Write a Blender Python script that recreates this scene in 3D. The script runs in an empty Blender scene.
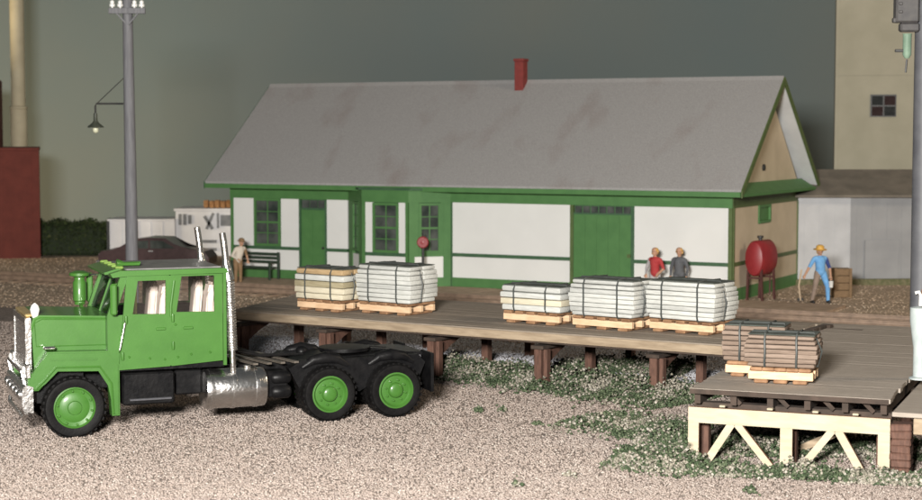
import bpy, bmesh, math, random
import numpy as np
from mathutils import Matrix, Vector
random.seed(7); RNG = np.random.default_rng(7)
SC = bpy.context.scene; COL = SC.collection

# ------------------------------------------------------------------ camera
FPX, CX, CY, HOR, HCAM = 1700., 461., 250., 133., 5.4      # photo 922 x 500
PITCH = math.atan((CY-HOR)/FPX)
cd = bpy.data.cameras.new('camera'); cam = bpy.data.objects.new('camera', cd); COL.objects.link(cam)
cd.sensor_width = 36; cd.lens = FPX/922*36; cd.clip_end = 400; cd.clip_start = .5
cam.location = (0, 0, HCAM); cam.rotation_euler = (math.pi/2-PITCH, 0, 0)
cd.dof.use_dof = True; cd.dof.focus_distance = 32.5; cd.dof.aperture_fstop = .95
SC.camera = cam
# ------------------------------------------------------------------ light: dim room + camera flash above the lens
W = bpy.data.worlds.new('World'); SC.world = W; W.use_nodes = True
bgn = W.node_tree.nodes['Background']; bgn.inputs[0].default_value = (.95, 1.0, 1.0, 1); bgn.inputs[1].default_value = .06
fl = bpy.data.lights.new('camera_flash', 'AREA'); fl.shape = 'RECTANGLE'; fl.size = 4.6; fl.size_y = 2.6
fl.energy = 33000; fl.color = (1.0, .965, .91)
flo = bpy.data.objects.new('camera_flash', fl); COL.objects.link(flo); flo.location = (-3.9, -1, 8.8)
flo.rotation_euler = (Vector((0, 45, 1)) - flo.location).to_track_quat('-Z', 'Y').to_euler()
rm = bpy.data.lights.new('room_lamp', 'AREA'); rm.size = 9; rm.energy = 6000; rm.color = (1.0, .82, .60)
rmo = bpy.data.objects.new('room_lamp', rm); COL.objects.link(rmo); rmo.location = (40, 30, 26)
rmo.rotation_euler = (Vector((8, 52, 1)) - rmo.location).to_track_quat('-Z', 'Y').to_euler()
rl = bpy.data.lights.new('backdrop_warm_fill', 'AREA'); rl.size = 6; rl.energy = 2100; rl.color = (1.0, .80, .50); rl.spread = math.radians(100)  # added fill lamp, warms the backdrop's lower left to give a colour fade
rlo = bpy.data.objects.new('backdrop_warm_fill', rl); COL.objects.link(rlo); rlo.location = (-40, 66, 4)
rlo.rotation_euler = (Vector((-12, 92, 2)) - rlo.location).to_track_quat('-Z', 'Y').to_euler()
SC.view_settings.view_transform = 'Standard'; SC.view_settings.look = 'None'
SC.view_settings.exposure = 0; SC.view_settings.gamma = 1; SC.view_settings.use_curve_mapping = False
SC.render.engine = 'CYCLES'; SC.render.resolution_x = 1024; SC.render.resolution_y = 555

def G(px, py, z=0.):                                        # photo pixel -> point at height z
    u = (px-CX)/FPX; v = (CY-py)/FPX
    dy = math.cos(PITCH)+v*math.sin(PITCH); dz = -math.sin(PITCH)+v*math.cos(PITCH)
    t = (z-HCAM)/dz
    return Vector((u*t, dy*t, z))

# ------------------------------------------------------------------ materials
MATS = {}
def mat(name, c1, c2=None, rough=.6, metal=0., scale=8., bump=.0, bscale=40., coat=0., stretch=None, detail=4., ramp=(.35, .65), spec=.5):
    if name in MATS: return MATS[name]
    m = bpy.data.materials.new(name); m.use_nodes = True; MATS[name] = m
    nt = m.node_tree; N = nt.nodes; L = nt.links; b = N['Principled BSDF']
    b.inputs['Roughness'].default_value = rough; b.inputs['Metallic'].default_value = metal
    b.inputs['Coat Weight'].default_value = coat; b.inputs['Coat Roughness'].default_value = .12
    b.inputs['Specular IOR Level'].default_value = spec
    tc = N.new('ShaderNodeTexCoord'); src = tc.outputs['Object']
    if stretch:
        mp = N.new('ShaderNodeMapping'); mp.inputs['Scale'].default_value = stretch; L.new(src, mp.inputs[0]); src = mp.outputs[0]
    c2 = c2 or tuple(min(1, x*1.18+.004) for x in c1)
    nz = N.new('ShaderNodeTexNoise'); nz.inputs['Scale'].default_value = scale; nz.inputs['Detail'].default_value = detail
    L.new(src, nz.inputs['Vector'])
    rp = N.new('ShaderNodeValToRGB'); rp.color_ramp.elements[0].position = ramp[0]; rp.color_ramp.elements[1].position = ramp[1]
    rp.color_ramp.elements[0].color = (*c1, 1); rp.color_ramp.elements[1].color = (*c2, 1)
    L.new(nz.outputs['Fac'], rp.inputs[0]); L.new(rp.outputs[0], b.inputs['Base Color'])
    if bump:
        n2 = N.new('ShaderNodeTexNoise'); n2.inputs['Scale'].default_value = bscale; n2.inputs['Detail'].default_value = 5
        L.new(src, n2.inputs['Vector'])
        bp = N.new('ShaderNodeBump'); bp.inputs['Strength'].default_value = bump; bp.inputs['Distance'].default_value = .03
        L.new(n2.outputs['Fac'], bp.inputs['Height']); L.new(bp.outputs[0], b.inputs['Normal'])
    return m

def attr_mat(name, rough=.9):                               # colour from a point attribute (grain colours)
    m = bpy.data.materials.new(name); m.use_nodes = True; nt = m.node_tree
    a = nt.nodes.new('ShaderNodeAttribute'); a.attribute_name = 'grain'
    b = nt.nodes['Principled BSDF']; b.inputs['Roughness'].default_value = rough; b.inputs['Specular IOR Level'].default_value = .25
    nt.links.new(a.outputs['Color'], b.inputs['Base Color'])
    return m

def glass_mat(name, tint=(1, 1, 1), gl=.05):
    m = bpy.data.materials.new(name); m.use_nodes = True; nt = m.node_tree; N = nt.nodes; L = nt.links
    N.remove(N['Principled BSDF']); t = N.new('ShaderNodeBsdfTransparent'); t.inputs[0].default_value = (*tint, 1)
    g = N.new('ShaderNodeBsdfGlossy'); g.inputs['Roughness'].default_value = .06; mx = N.new('ShaderNodeMixShader'); mx.inputs[0].default_value = gl
    L.new(t.outputs[0], mx.inputs[1]); L.new(g.outputs[0], mx.inputs[2]); L.new(mx.outputs[0], N['Material Output'].inputs[0])
    return m

PAINT = mat('truck_green', (.036, .113, .017), (.042, .127, .020), rough=.42, scale=3, coat=.35, bump=.05, bscale=25, spec=.3)
CHROME = mat('chrome', (.80, .79, .77), (.90, .89, .88), rough=.24, metal=1, scale=10, bump=.35, bscale=13)
TRUCKBLACK = mat('chassis_black', (.0035, .0035, .004), (.008, .0077, .008), rough=.4, scale=6, bump=.2, bscale=14, spec=.13)
RUBBER = mat('tyre_rubber', (.004, .0038, .004), (.007, .0066, .0066), rough=.5, scale=8, bump=.12, bscale=30, spec=.10)
ROOFGREY = mat('cab_roof_grey', (.10, .10, .095), (.16, .155, .15), rough=.5, scale=4, bump=.1)
SEATC = mat('seat_cream', (.58, .48, .42), (.66, .55, .48), rough=.7, scale=5)
LIME = mat('lime_plastic', (.35, .40, .06), rough=.5)
GLASS = glass_mat('clear_glazing')
TINT = glass_mat('dark_glazing', (.45, .5, .48), .16)
DGREEN = mat('depot_green', (.062, .170, .050), (.074, .194, .058), rough=.6, scale=2.5, bump=.1, bscale=12)
DGREEN2 = mat('depot_rail_green', (.035, .095, .045), (.05, .12, .055), rough=.6, scale=4)
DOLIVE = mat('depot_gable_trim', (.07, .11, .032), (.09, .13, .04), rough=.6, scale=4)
DWHITE = mat('depot_white', (.71, .71, .69), (.745, .745, .725), rough=.7, scale=.9, bump=.03, bscale=6)
DWARMLIT = mat('depot_gable_warm_lit', (.50, .425, .31), (.57, .485, .36), rough=.75, scale=1.2, bump=.08, bscale=6)  # white gable wall with the warm room light painted in as tan
SOFFIT = mat('soffit_pale', (.60, .61, .62), (.68, .69, .70), rough=.7, scale=2)
DARKGLASS = mat('window_glass_dark', (.03, .04, .035), (.10, .11, .10), rough=.12, scale=1.8)
WALLIN = mat('depot_core', (.05, .12, .05), rough=.8)
REDBRICK = mat('chimney_red', (.17, .027, .024), (.22, .036, .03), rough=.8, scale=6, bump=.2)
DECK = mat('deck_board', (.185, .152, .118), (.255, .21, .165), rough=.85, scale=3, stretch=(1, 9, 9), bump=.25, bscale=12)
DECKB = mat('deck_board_grey', (.25, .215, .18), (.315, .272, .23), rough=.85, scale=3, stretch=(1, 9, 9), bump=.25, bscale=12)
FASCIA = mat('fascia_timber', (.215, .16, .105), (.31, .24, .165), rough=.8, scale=2.2, stretch=(1, 6, 6), bump=.2, bscale=9)
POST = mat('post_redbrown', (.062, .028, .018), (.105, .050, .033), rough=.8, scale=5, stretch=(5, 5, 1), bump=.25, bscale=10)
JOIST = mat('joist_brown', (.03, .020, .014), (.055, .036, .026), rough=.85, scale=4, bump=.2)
TRUSS = mat('bare_basswood', (.345, .295, .205), (.405, .35, .255), rough=.7, scale=2.5, stretch=(1, 5, 5), bump=.12, bscale=10)
TRUSSEDGE = mat('charred_edge', (.16, .06, .025), (.22, .09, .04), rough=.85, scale=6)
PALLET = mat('pallet_wood', (.54, .36, .215), (.64, .45, .29), rough=.75, scale=4, stretch=(1, 5, 5), bump=.15)
SLAT = mat('pallet_slat', (.17, .085, .04), (.30, .17, .09), rough=.8, scale=5, bump=.15)
STRAP = mat('strap_dark', (.035, .040, .038), (.05, .056, .052), rough=.55, scale=6)
TOPSHEET = mat('top_sheet', (.04, .05, .043), (.08, .09, .075), rough=.8, scale=5, bump=.3)
LW = [mat('lumber_white_a', (.42, .425, .40), (.52, .525, .495), rough=.75, scale=4, stretch=(1, 6, 6), bump=.3, bscale=9),
      mat('lumber_white_b', (.36, .365, .345), (.46, .465, .44), rough=.75, scale=4, stretch=(1, 6, 6), bump=.3, bscale=9),
      mat('lumber_cream', (.50, .45, .33), (.58, .53, .41), rough=.75, scale=4, stretch=(1, 6, 6), bump=.3, bscale=9)]
LT = [mat('lumber_tan', (.33, .225, .115), (.42, .30, .165), rough=.75, scale=4, stretch=(1, 6, 6), bump=.3, bscale=9),
      mat('lumber_olive', (.27, .23, .14), (.34, .295, .19), rough=.75, scale=4, stretch=(1, 6, 6), bump=.3, bscale=9)]
LB = [mat('lumber_brown_a', (.135, .095, .070), (.185, .135, .102), rough=.8, scale=4, stretch=(1, 6, 6), bump=.35, bscale=9),
      mat('lumber_brown_b', (.165, .12, .09), (.215, .16, .125), rough=.8, scale=4, stretch=(1, 6, 6), bump=.35, bscale=9)]
POLE = mat('pole_grey', (.115, .115, .125), (.155, .155, .165), rough=.7, scale=3, stretch=(6, 6, .6), bump=.15)
IRON = mat('dark_iron', (.02, .02, .02), (.035, .035, .033), rough=.5, scale=6)
PORC = mat('porcelain', (.62, .62, .60), rough=.25)
RAIL = mat('rusty_rail', (.20, .14, .10), (.30, .21, .15), rough=.6, scale=5, bump=.1)
TIE = mat('tie_brown', (.20, .14, .10), (.30, .22, .155), rough=.9, scale=3, bump=.3)
BARN = mat('barn_red', (.105, .020, .014), (.135, .027, .019), rough=.85, scale=2, bump=.1)
CREAMP = mat('cream_flue', (.46, .405, .28), (.53, .47, .33), rough=.7, scale=1.5)
TOWERC = mat('tower_cream', (.32, .30, .225), (.365, .34, .26), rough=.8, scale=.8, bump=.06)
SHEDG = mat('shed_grey', (.43, .44, .46), (.50, .51, .53), rough=.7, scale=1.2, bump=.06)
SHEDG2 = mat('shed_grey_door', (.26, .265, .275), (.30, .305, .315), rough=.7, scale=1.2)
SHEDROOF = mat('shed_roof_brown', (.13, .115, .095), (.19, .165, .135), rough=.85, scale=1.5, bump=.15)
OUTW = mat('outbuilding_white', (.72, .71, .72), (.80, .79, .80), rough=.7, scale=1.5)
OUTD = mat('outbuilding_grey', (.12, .125, .13), (.2, .2, .2), rough=.5, scale=3)
CARM = mat('car_maroon', (.055, .030, .030), (.075, .042, .042), rough=.3, coat=.5)
TANKR = mat('tank_red', (.22, .016, .022), (.28, .026, .03), rough=.42, scale=3, bump=.08)
TANKL = mat('tank_leg', (.07, .022, .018), rough=.6)

# ------------------------------------------------------------------ mesh builder
def axes(d):
    d = d.normalized(); a = Vector((0, 0, 1)) if abs(d.z) < .9 else Vector((1, 0, 0))
    u = d.cross(a).normalized(); return u, d.cross(u).normalized()
class MB:
    def __init__(s): s.bm = bmesh.new()
    def box(s, x0, x1, y0, y1, z0, z1, bev=0., jit=0., seg=1):
        r = bmesh.ops.create_cube(s.bm, size=1)['verts']
        for v in r:
            v.co = Vector(((x0+x1)/2+v.co.x*(x1-x0), (y0+y1)/2+v.co.y*(y1-y0), (z0+z1)/2+v.co.z*(z1-z0)))
            if jit: v.co += Vector([random.uniform(-jit, jit) for _ in range(3)])
        if bev:
            es = list({e for v in r for e in v.link_edges})
            bmesh.ops.bevel(s.bm, geom=es, offset=bev, segments=seg, affect='EDGES', profile=.5)
        return s
    def prism(s, poly, axis, t0, t1):                       # polygon extruded along x / y / z
        def P(a, b, t): return {'x': (t, a, b), 'y': (a, t, b), 'z': (a, b, t)}[axis]
        A = [s.bm.verts.new(P(a, b, t0)) for a, b in poly]; B = [s.bm.verts.new(P(a, b, t1)) for a, b in poly]
        n = len(poly); s.bm.faces.new(A); s.bm.faces.new(B[::-1])
        for i in range(n): s.bm.faces.new((A[i], B[i], B[(i+1) % n], A[(i+1) % n]))
        return s
    def ring(s, outer, inner, axis, t0, t1):                # a frame: outer and inner polygons of equal count
        def P(a, b, t): return {'x': (t, a, b), 'y': (a, t, b), 'z': (a, b, t)}[axis]
        n = len(outer); V = [[s.bm.verts.new(P(a, b, t)) for a, b in p] for t in (t0, t1) for p in (outer, inner)]
        for i in range(n):
            j = (i+1) % n
            s.bm.faces.new((V[0][i], V[0][j], V[1][j], V[1][i])); s.bm.faces.new((V[2][i], V[3][i], V[3][j], V[2][j]))
            s.bm.faces.new((V[0][i], V[2][i], V[2][j], V[0][j])); s.bm.faces.new((V[1][i], V[1][j], V[3][j], V[3][i]))
        return s
    def beam(s, p0, p1, w, h, up=None):                     # rectangular bar between two points
        p0, p1 = Vector(p0), Vector(p1); d = (p1-p0).normalized(); up = Vector(up) if up else (Vector((0, 0, 1)) if abs(d.z) < .95 else Vector((1, 0, 0)))
        u = d.cross(up).normalized(); v = u.cross(d).normalized()
        q = [(-1, -1), (1, -1), (1, 1), (-1, 1)]
        A = [s.bm.verts.new(p0+u*a*w/2+v*b*h/2) for a, b in q]; B = [s.bm.verts.new(p1+u*a*w/2+v*b*h/2) for a, b in q]
        s.bm.faces.new(A[::-1]); s.bm.faces.new(B)
        for i in range(4): s.bm.faces.new((A[i], A[(i+1) % 4], B[(i+1) % 4], B[i]))
        return s
    def tube(s, pts, r, seg=8, closed=False):
        pts = [Vector(p) for p in pts]; n = len(pts); rs = r if isinstance(r, (list, tuple)) else [r]*n; rings = []
        ref = None
        for i, p in enumerate(pts):
            a = pts[i-1] if (i or closed) else p; b = pts[(i+1) % n] if (i < n-1 or closed) else p
            d = (b-a).normalized()
            if ref is None: u, v = axes(d)
            else:
                u = (ref-d*ref.dot(d)).normalized(); v = d.cross(u)
            ref = u
            rings.append([s.bm.verts.new(p+(u*math.cos(t)+v*math.sin(t))*rs[i]) for t in [2*math.pi*k/seg for k in range(seg)]])
        for i in range(n if closed else n-1):
            A, B = rings[i], rings[(i+1) % n]
            for k in range(seg): s.bm.faces.new((A[k], A[(k+1) % seg], B[(k+1) % seg], B[k]))
        if not closed: s.bm.faces.new(rings[0][::-1]); s.bm.faces.new(rings[-1])
        return s
    def lathe(s, prof, o, d, seg=24, sx=1., sy=1., cap=True):         # profile (radius, distance) round axis d from o
        o, d = Vector(o), Vector(d).normalized(); u, v = axes(d); rings = []
        for r, t in prof:
            rings.append([s.bm.verts.new(o+d*t+(u*math.cos(a)*sx+v*math.sin(a)*sy)*max(r, 1e-4)) for a in [2*math.pi*k/seg for k in range(seg)]])
        for A, B in zip(rings, rings[1:]):
            for k in range(seg): s.bm.faces.new((A[k], A[(k+1) % seg], B[(k+1) % seg], B[k]))
        if cap: s.bm.faces.new(rings[0][::-1]); s.bm.faces.new(rings[-1])
        return s
    def ball(s, c, r, sub=2, sc=(1, 1, 1)):
        m = Matrix.Translation(c) @ Matrix.Diagonal((*[r*k for k in sc], 1))
        bmesh.ops.create_icosphere(s.bm, subdivisions=sub, radius=1, matrix=m); return s
    def build(s, name, m, parent=None, smooth=False, kind=None):
        bmesh.ops.recalc_face_normals(s.bm, faces=s.bm.faces[:])
        me = bpy.data.meshes.new(name); s.bm.to_mesh(me); s.bm.free()
        if smooth:
            me.polygons.foreach_set('use_smooth', [True]*len(me.polygons)); 
            try: me.set_sharp_from_angle(angle=math.radians(38))
            except Exception: pass
        me.materials.append(m); o = bpy.data.objects.new(name, me); COL.objects.link(o)
        if parent: o.parent = parent
        if kind: o['kind'] = kind
        return o
def root(name, label, cat, loc, rz=0., group=None):
    o = bpy.data.objects.new(name, None); COL.objects.link(o); o.empty_display_size = .2
    o.location = loc; o.rotation_euler = (0, 0, rz); o['label'] = label; o['category'] = cat
    if group: o['group'] = group
    return o
def copy_tree(o, parent=None):
    c = o.copy(); COL.objects.link(c); c.parent = parent
    for ch in [x for x in bpy.data.objects if x.parent == o]: copy_tree(ch, c)
    return c

# ------------------------------------------------------------------ ground
def nz2(x, y, s, k=0):                                      # cheap smooth noise
    return (np.sin(x*s*1.3+k)*np.cos(y*s*1.7-k*1.3)+np.sin(x*s*2.9-y*s*2.3+k*2.1)*.5+np.cos(x*s*4.7+y*s*5.3+k)*.3)/1.8
def sstep(a, b, x):
    t = np.clip((x-a)/(b-a), 0, 1); return t*t*(3-2*t)
ZA, ZB = 1.2, 1.12
def gz(x, y):
    x = np.asarray(x, float); y = np.asarray(y, float)
    dip = -.11*sstep(1.5, 4, x)*sstep(33, 30, y)
    return dip+.018*nz2(x, y, .9)*sstep(50, 40, y)
xs = np.concatenate([np.arange(-70, -20, 5), np.arange(-20, 20, .4), np.arange(20, 71, 5)])
ys = np.concatenate([np.arange(-20, 20, 4), np.arange(20, 56, .4), np.arange(56, 101, 3)])
X, Y = np.meshgrid(xs, ys); Z = gz(X, Y)
nx, ny = len(xs), len(ys)
vs = np.stack([X.ravel(), Y.ravel(), Z.ravel()], 1)
idx = np.arange(nx*ny).reshape(ny, nx)
fs = np.stack([idx[:-1, :-1].ravel(), idx[:-1, 1:].ravel(), idx[1:, 1:].ravel(), idx[1:, :-1].ravel()], 1)
def np_mesh(name, vs, fs, m, cols=None):
    me = bpy.data.meshes.new(name); k = fs.shape[1]
    me.vertices.add(len(vs)); me.vertices.foreach_set('co', vs.astype(np.float32).ravel())
    me.loops.add(fs.size); me.loops.foreach_set('vertex_index', fs.astype(np.int32).ravel())
    me.polygons.add(len(fs)); me.polygons.foreach_set('loop_start', np.arange(0, fs.size, k, dtype=np.int32))
    me.polygons.foreach_set('loop_total', np.full(len(fs), k, dtype=np.int32))
    if cols is not None:
        a = me.attributes.new('grain', 'FLOAT_COLOR', 'POINT')
        a.data.foreach_set('color', np.concatenate([cols, np.ones((len(cols), 1))], 1).astype(np.float32).ravel())
    me.update(calc_edges=True); me.validate(); me.materials.append(m)
    o = bpy.data.objects.new(name, me); COL.objects.link(o); return o
def ground_mat():
    m = bpy.data.materials.new('gravel_and_dirt'); m.use_nodes = True; nt = m.node_tree; N = nt.nodes; L = nt.links
    b = N['Principled BSDF']; b.inputs['Roughness'].default_value = .95; b.inputs['Specular IOR Level'].default_value = .2
    tc = N.new('ShaderNodeTexCoord')
    vo = N.new('ShaderNodeTexVoronoi'); vo.inputs['Scale'].default_value = 16; L.new(tc.outputs['Object'], vo.inputs['Vector'])
    sp = N.new('ShaderNodeSeparateColor'); L.new(vo.outputs['Color'], sp.inputs[0])
    r1 = N.new('ShaderNodeValToRGB'); e = r1.color_ramp.elements; e[0].color = (.155, .126, .108, 1); e[1].color = (.285, .238, .21, 1)
    L.new(sp.outputs[0], r1.inputs[0])
    n1 = N.new('ShaderNodeTexNoise'); n1.inputs['Scale'].default_value = 1.1; n1.inputs['Detail'].default_value = 8; n1.inputs['Roughness'].default_value = .7
    L.new(tc.outputs['Object'], n1.inputs['Vector'])
    r2 = N.new('ShaderNodeValToRGB'); e = r2.color_ramp.elements
    e[0].position = .3; e[0].color = (.31, .235, .17, 1); e[1].position = .72; e[1].color = (.56, .44, .33, 1)
    L.new(n1.outputs['Fac'], r2.inputs[0])
    # gravel yard in front, dirt round the tracks behind: an irregular edge
    sx = N.new('ShaderNodeSeparateXYZ'); L.new(tc.outputs['Object'], sx.inputs[0])
    ma = N.new('ShaderNodeMath'); ma.operation = 'MULTIPLY_ADD'; ma.inputs[1].default_value = .52; L.new(sx.outputs[0], ma.inputs[0]); L.new(sx.outputs[1], ma.inputs[2])
    mb = N.new('ShaderNodeMath'); mb.operation = 'MULTIPLY_ADD'; mb.inputs[1].default_value = 5; L.new(n1.outputs['Fac'], mb.inputs[0]); L.new(ma.outputs[0], mb.inputs[2])
    mr = N.new('ShaderNodeMapRange'); mr.inputs[1].default_value = 47.5; mr.inputs[2].default_value = 48.4; L.new(mb.outputs[0], mr.inputs[0])
    mx = N.new('ShaderNodeMix'); mx.data_type = 'RGBA'; L.new(mr.outputs[0], mx.inputs[0]); L.new(r1.outputs[0], mx.inputs[6]); L.new(r2.outputs[0], mx.inputs[7])
    L.new(mx.outputs[2], b.inputs['Base Color'])
    bp = N.new('ShaderNodeBump'); bp.inputs['Strength'].default_value = .7; bp.inputs['Distance'].default_value = .05
    n3 = N.new('ShaderNodeTexNoise'); n3.inputs['Scale'].default_value = 9; n3.inputs['Detail'].default_value = 5; L.new(tc.outputs['Object'], n3.inputs['Vector'])
    L.new(n3.outputs['Fac'], bp.inputs['Height']); L.new(bp.outputs[0], b.inputs['Normal'])
    return m
gr = np_mesh('ground', vs, fs, ground_mat()); gr['kind'] = 'structure'

OCT_V = np.array([(1, 0, 0), (-1, 0, 0), (0, 1, 0), (0, -1, 0), (0, 0, 1), (0, 0, -1)], float)
OCT_F = np.array([(0, 2, 4), (2, 1, 4), (1, 3, 4), (3, 0, 4), (2, 0, 5), (1, 2, 5), (3, 1, 5), (0, 3, 5)])
def grains(name, P, R, cols, m, flat=.75):
    n = len(P)
    a = RNG.uniform(0, 6.28, n); b = RNG.uniform(-.6, .6, n)
    V = OCT_V[None]*R[:, None, None]*(1+RNG.uniform(-.35, .35, (n, 6, 1)))*np.array([1, 1, flat])
    c, s = np.cos(b)[:, None], np.sin(b)[:, None]; y = V[:, :, 1]*c-V[:, :, 2]*s; z = V[:, :, 1]*s+V[:, :, 2]*c; x = V[:, :, 0]
    c, s = np.cos(a)[:, None], np.sin(a)[:, None]; V = np.stack([x*c-y*s, x*s+y*c, z], 2)+P[:, None, :]
    F = (OCT_F[None]+(np.arange(n)*6)[:, None, None]).reshape(-1, 3)
    o = np_mesh(name, V.reshape(-1, 3), F, m, np.repeat(cols, 6, 0)); o['kind'] = 'stuff'; return o
def pick(pal, w, n): return np.array(pal)[RNG.choice(len(pal), n, p=np.array(w)/sum(w))]
# gravel stones over the yard
n = 245000
yy = 23.5+(RNG.random(n)**1.35)*25; xx = (RNG.random(n)*2-1)*(yy*.285+1.2)
keep = (yy+.52*xx+2.2*nz2(xx, yy, .5)) < 45.8
xx, yy = xx[keep], yy[keep]; n = len(xx); rr = RNG.uniform(.012, .028, n)
col = pick([(.295, .243, .213), (.335, .28, .247), (.25, .203, .176), (.385, .338, .302), (.165, .13, .11), (.275, .23, .206)], [5, 4, 4, 1.6, 1.0, 3], n)*RNG.uniform(.88, 1.1, (n, 1))
pale = sstep(37.6, 38.6, yy+.61*xx+.5*nz2(xx, yy, 2.))[:, None]*sstep(-7, -5, xx)[:, None]         # bluish ambient light under the dock, painted into the gravel colours
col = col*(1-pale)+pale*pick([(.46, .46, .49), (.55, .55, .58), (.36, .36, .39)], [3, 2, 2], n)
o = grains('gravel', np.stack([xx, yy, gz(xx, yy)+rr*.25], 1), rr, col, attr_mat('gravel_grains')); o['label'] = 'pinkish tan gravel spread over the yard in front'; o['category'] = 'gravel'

# weeds: soft green and cream tufts along the dock and round the bare truss
def band(p, q, half, cnt, hgt):
    t = RNG.random(cnt); w = RNG.normal(0, .5, cnt)*half
    p = np.array(p[:2]); q = np.array(q[:2]); d = q-p; nn = np.array([-d[1], d[0]])/np.linalg.norm(d)
    pts = p+np.outer(t, d)+np.outer(w, nn); 
    z = np.abs(RNG.normal(0, .5, cnt))*hgt*np.clip(1-np.abs(w)/half*.6, .15, 1)*(.6+.8*np.clip(nz2(pts[:, 0], pts[:, 1], 1.6)+.4, 0, 1.2))
    return np.column_stack([pts, z])
B = [band(G(425, 366), G(560, 384), 1.0, 22000, .24), band(G(540, 380), G(700, 402), 1.15, 25000, .28), band(G(690, 372), G(560, 366), .7, 6500, .22),
     band(G(618, 455), G(700, 462), .7, 11000, .15), band(G(640, 436), G(705, 440), .65, 8500, .15), band(G(690, 466), G(930, 474), .32, 9000, .17),
     band(G(700, 440), G(930, 445), .9, 9000, .15), band(G(930, 478), G(850, 472), .25, 1500, .12), band(G(585, 418), G(690, 432), 1.0, 4200, .09)]
for cx, cy, k in ((474, 413, 70), (533, 425, 30), (614, 434, 150), (620, 452, 200), (438, 372, 250), (745, 487, 60), (565, 476, 40), (512, 487, 30), (498, 412, 40)):
    p = G(cx, cy); q = p+Vector((.15, .05, 0)); B.append(band(p, q, .13, k, .09))
B = np.concatenate(B)
mk = nz2(B[:, 0], B[:, 1], 2.3, 1.7)+RNG.normal(0, .25, len(B)) > -.75
B = B[mk]; n = len(B); rr = RNG.uniform(.014, .044, n)
gm = nz2(B[:, 0], B[:, 1], 1.9, .6)+RNG.normal(0, .45, n)
cg = pick([(.040, .060, .030), (.058, .082, .042), (.082, .106, .058), (.115, .132, .082)], [4, 4, 3, 2], n)
cc = pick([(.28, .255, .21), (.235, .215, .17), (.34, .315, .27), (.165, .155, .12)], [4, 3, 2, 3], n)
col = np.where((gm > .12)[:, None], cc, cg)*RNG.uniform(.8, 1.15, (n, 1))
B[:, 2] += gz(B[:, 0], B[:, 1])+.02
o = grains('ground_cover', B, rr, col, attr_mat('weed_tufts'), flat=.9); o['label'] = 'green and cream weeds growing along the dock and round the white frame'; o['category'] = 'weeds'

# dirt clods round the tracks
n = 30000; yy = RNG.uniform(41, 74, n); xx = (RNG.random(n)*2-1)*(yy*.285+1)
keep = (yy+.52*xx+2*nz2(xx, yy, .5)) > 45.5; xx, yy = xx[keep], yy[keep]; n = len(xx)
rr = RNG.uniform(.02, .055, n)
col = pick([(.35, .265, .19), (.44, .34, .25), (.25, .185, .135), (.50, .41, .32)], [4, 4, 3, 1], n)*RNG.uniform(.8, 1.15, (n, 1))
pb = band(G(735, 308.5), G(915, 319.5), .5, 150, .0); xx = np.append(xx, pb[:, 0]); yy = np.append(yy, pb[:, 1]); rr = np.append(rr, RNG.uniform(.03, .085, 150))   # pale spilled stones by the rail
col = np.concatenate([col, pick([(.75, .68, .58), (.62, .52, .42), (.5, .4, .3)], [2, 2, 2], 150)])
o = grains('dirt_clods', np.column_stack([xx, yy, gz(xx, yy)+.005]), rr, col, attr_mat('dirt_grains'), flat=.5); o['label'] = 'brown dirt and ballast scattered around the tracks'; o['category'] = 'dirt'

# painted backdrop board behind the layout
def sky_mat():
    m = bpy.data.materials.new('backdrop_paint'); m.use_nodes = True; nt = m.node_tree; N = nt.nodes; L = nt.links
    b = N['Principled BSDF']; b.inputs['Roughness'].default_value = .9; b.inputs['Specular IOR Level'].default_value = .1
    tc = N.new('ShaderNodeTexCoord'); n1 = N.new('ShaderNodeTexNoise'); n1.inputs['Scale'].default_value = .09; n1.inputs['Detail'].default_value = 4
    L.new(tc.outputs['Object'], n1.inputs['Vector'])
    r = N.new('ShaderNodeValToRGB'); e = r.color_ramp.elements; e[0].position = .35; e[1].position = .68
    e[0].color = (.218, .245, .232, 1); e[1].color = (.195, .24, .243, 1); L.new(n1.outputs['Fac'], r.inputs[0]); L.new(r.outputs[0], b.inputs['Base Color'])
    return m
mb = MB(); prof = [(-75, 40), (-62, 78), (-45, 88), (-20, 92), (20, 92), (45, 88), (62, 78), (75, 40)]
for (a, b), (c, d) in zip(prof, prof[1:]):
    v = [mb.bm.verts.new(p) for p in ((a, b, -.3), (c, d, -.3), (c, d, 40), (a, b, 40))]; mb.bm.faces.new(v)
bmesh.ops.remove_doubles(mb.bm, verts=mb.bm.verts[:], dist=.001)
mb.build('sky', sky_mat(), smooth=True, kind='structure')

# ------------------------------------------------------------------ depot
DL = G(232, 278); DR = G(731, 302); DANG = math.atan2(DR.y-DL.y, DR.x-DL.x); LEN = (DR-DL).length; DW = 7.2
def DP(u, v, h=0.):                                         # depot coordinates -> world
    c, s = math.cos(DANG), math.sin(DANG); return Vector((DL.x+u*c-v*s, DL.y+u*s+v*c, h))
dep = root('depot_building', 'long white railroad depot with green trim and grey gable roof', 'building', DL, DANG)
HE, HR, EV, OV, TOP = 3.55, 7.2, .75, .55, 3.12
PITCHR = (HR-HE)/(DW/2+EV)
hw = lambda v: HR-abs(v-DW/2)*PITCHR                        # roof height at depth v
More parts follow.
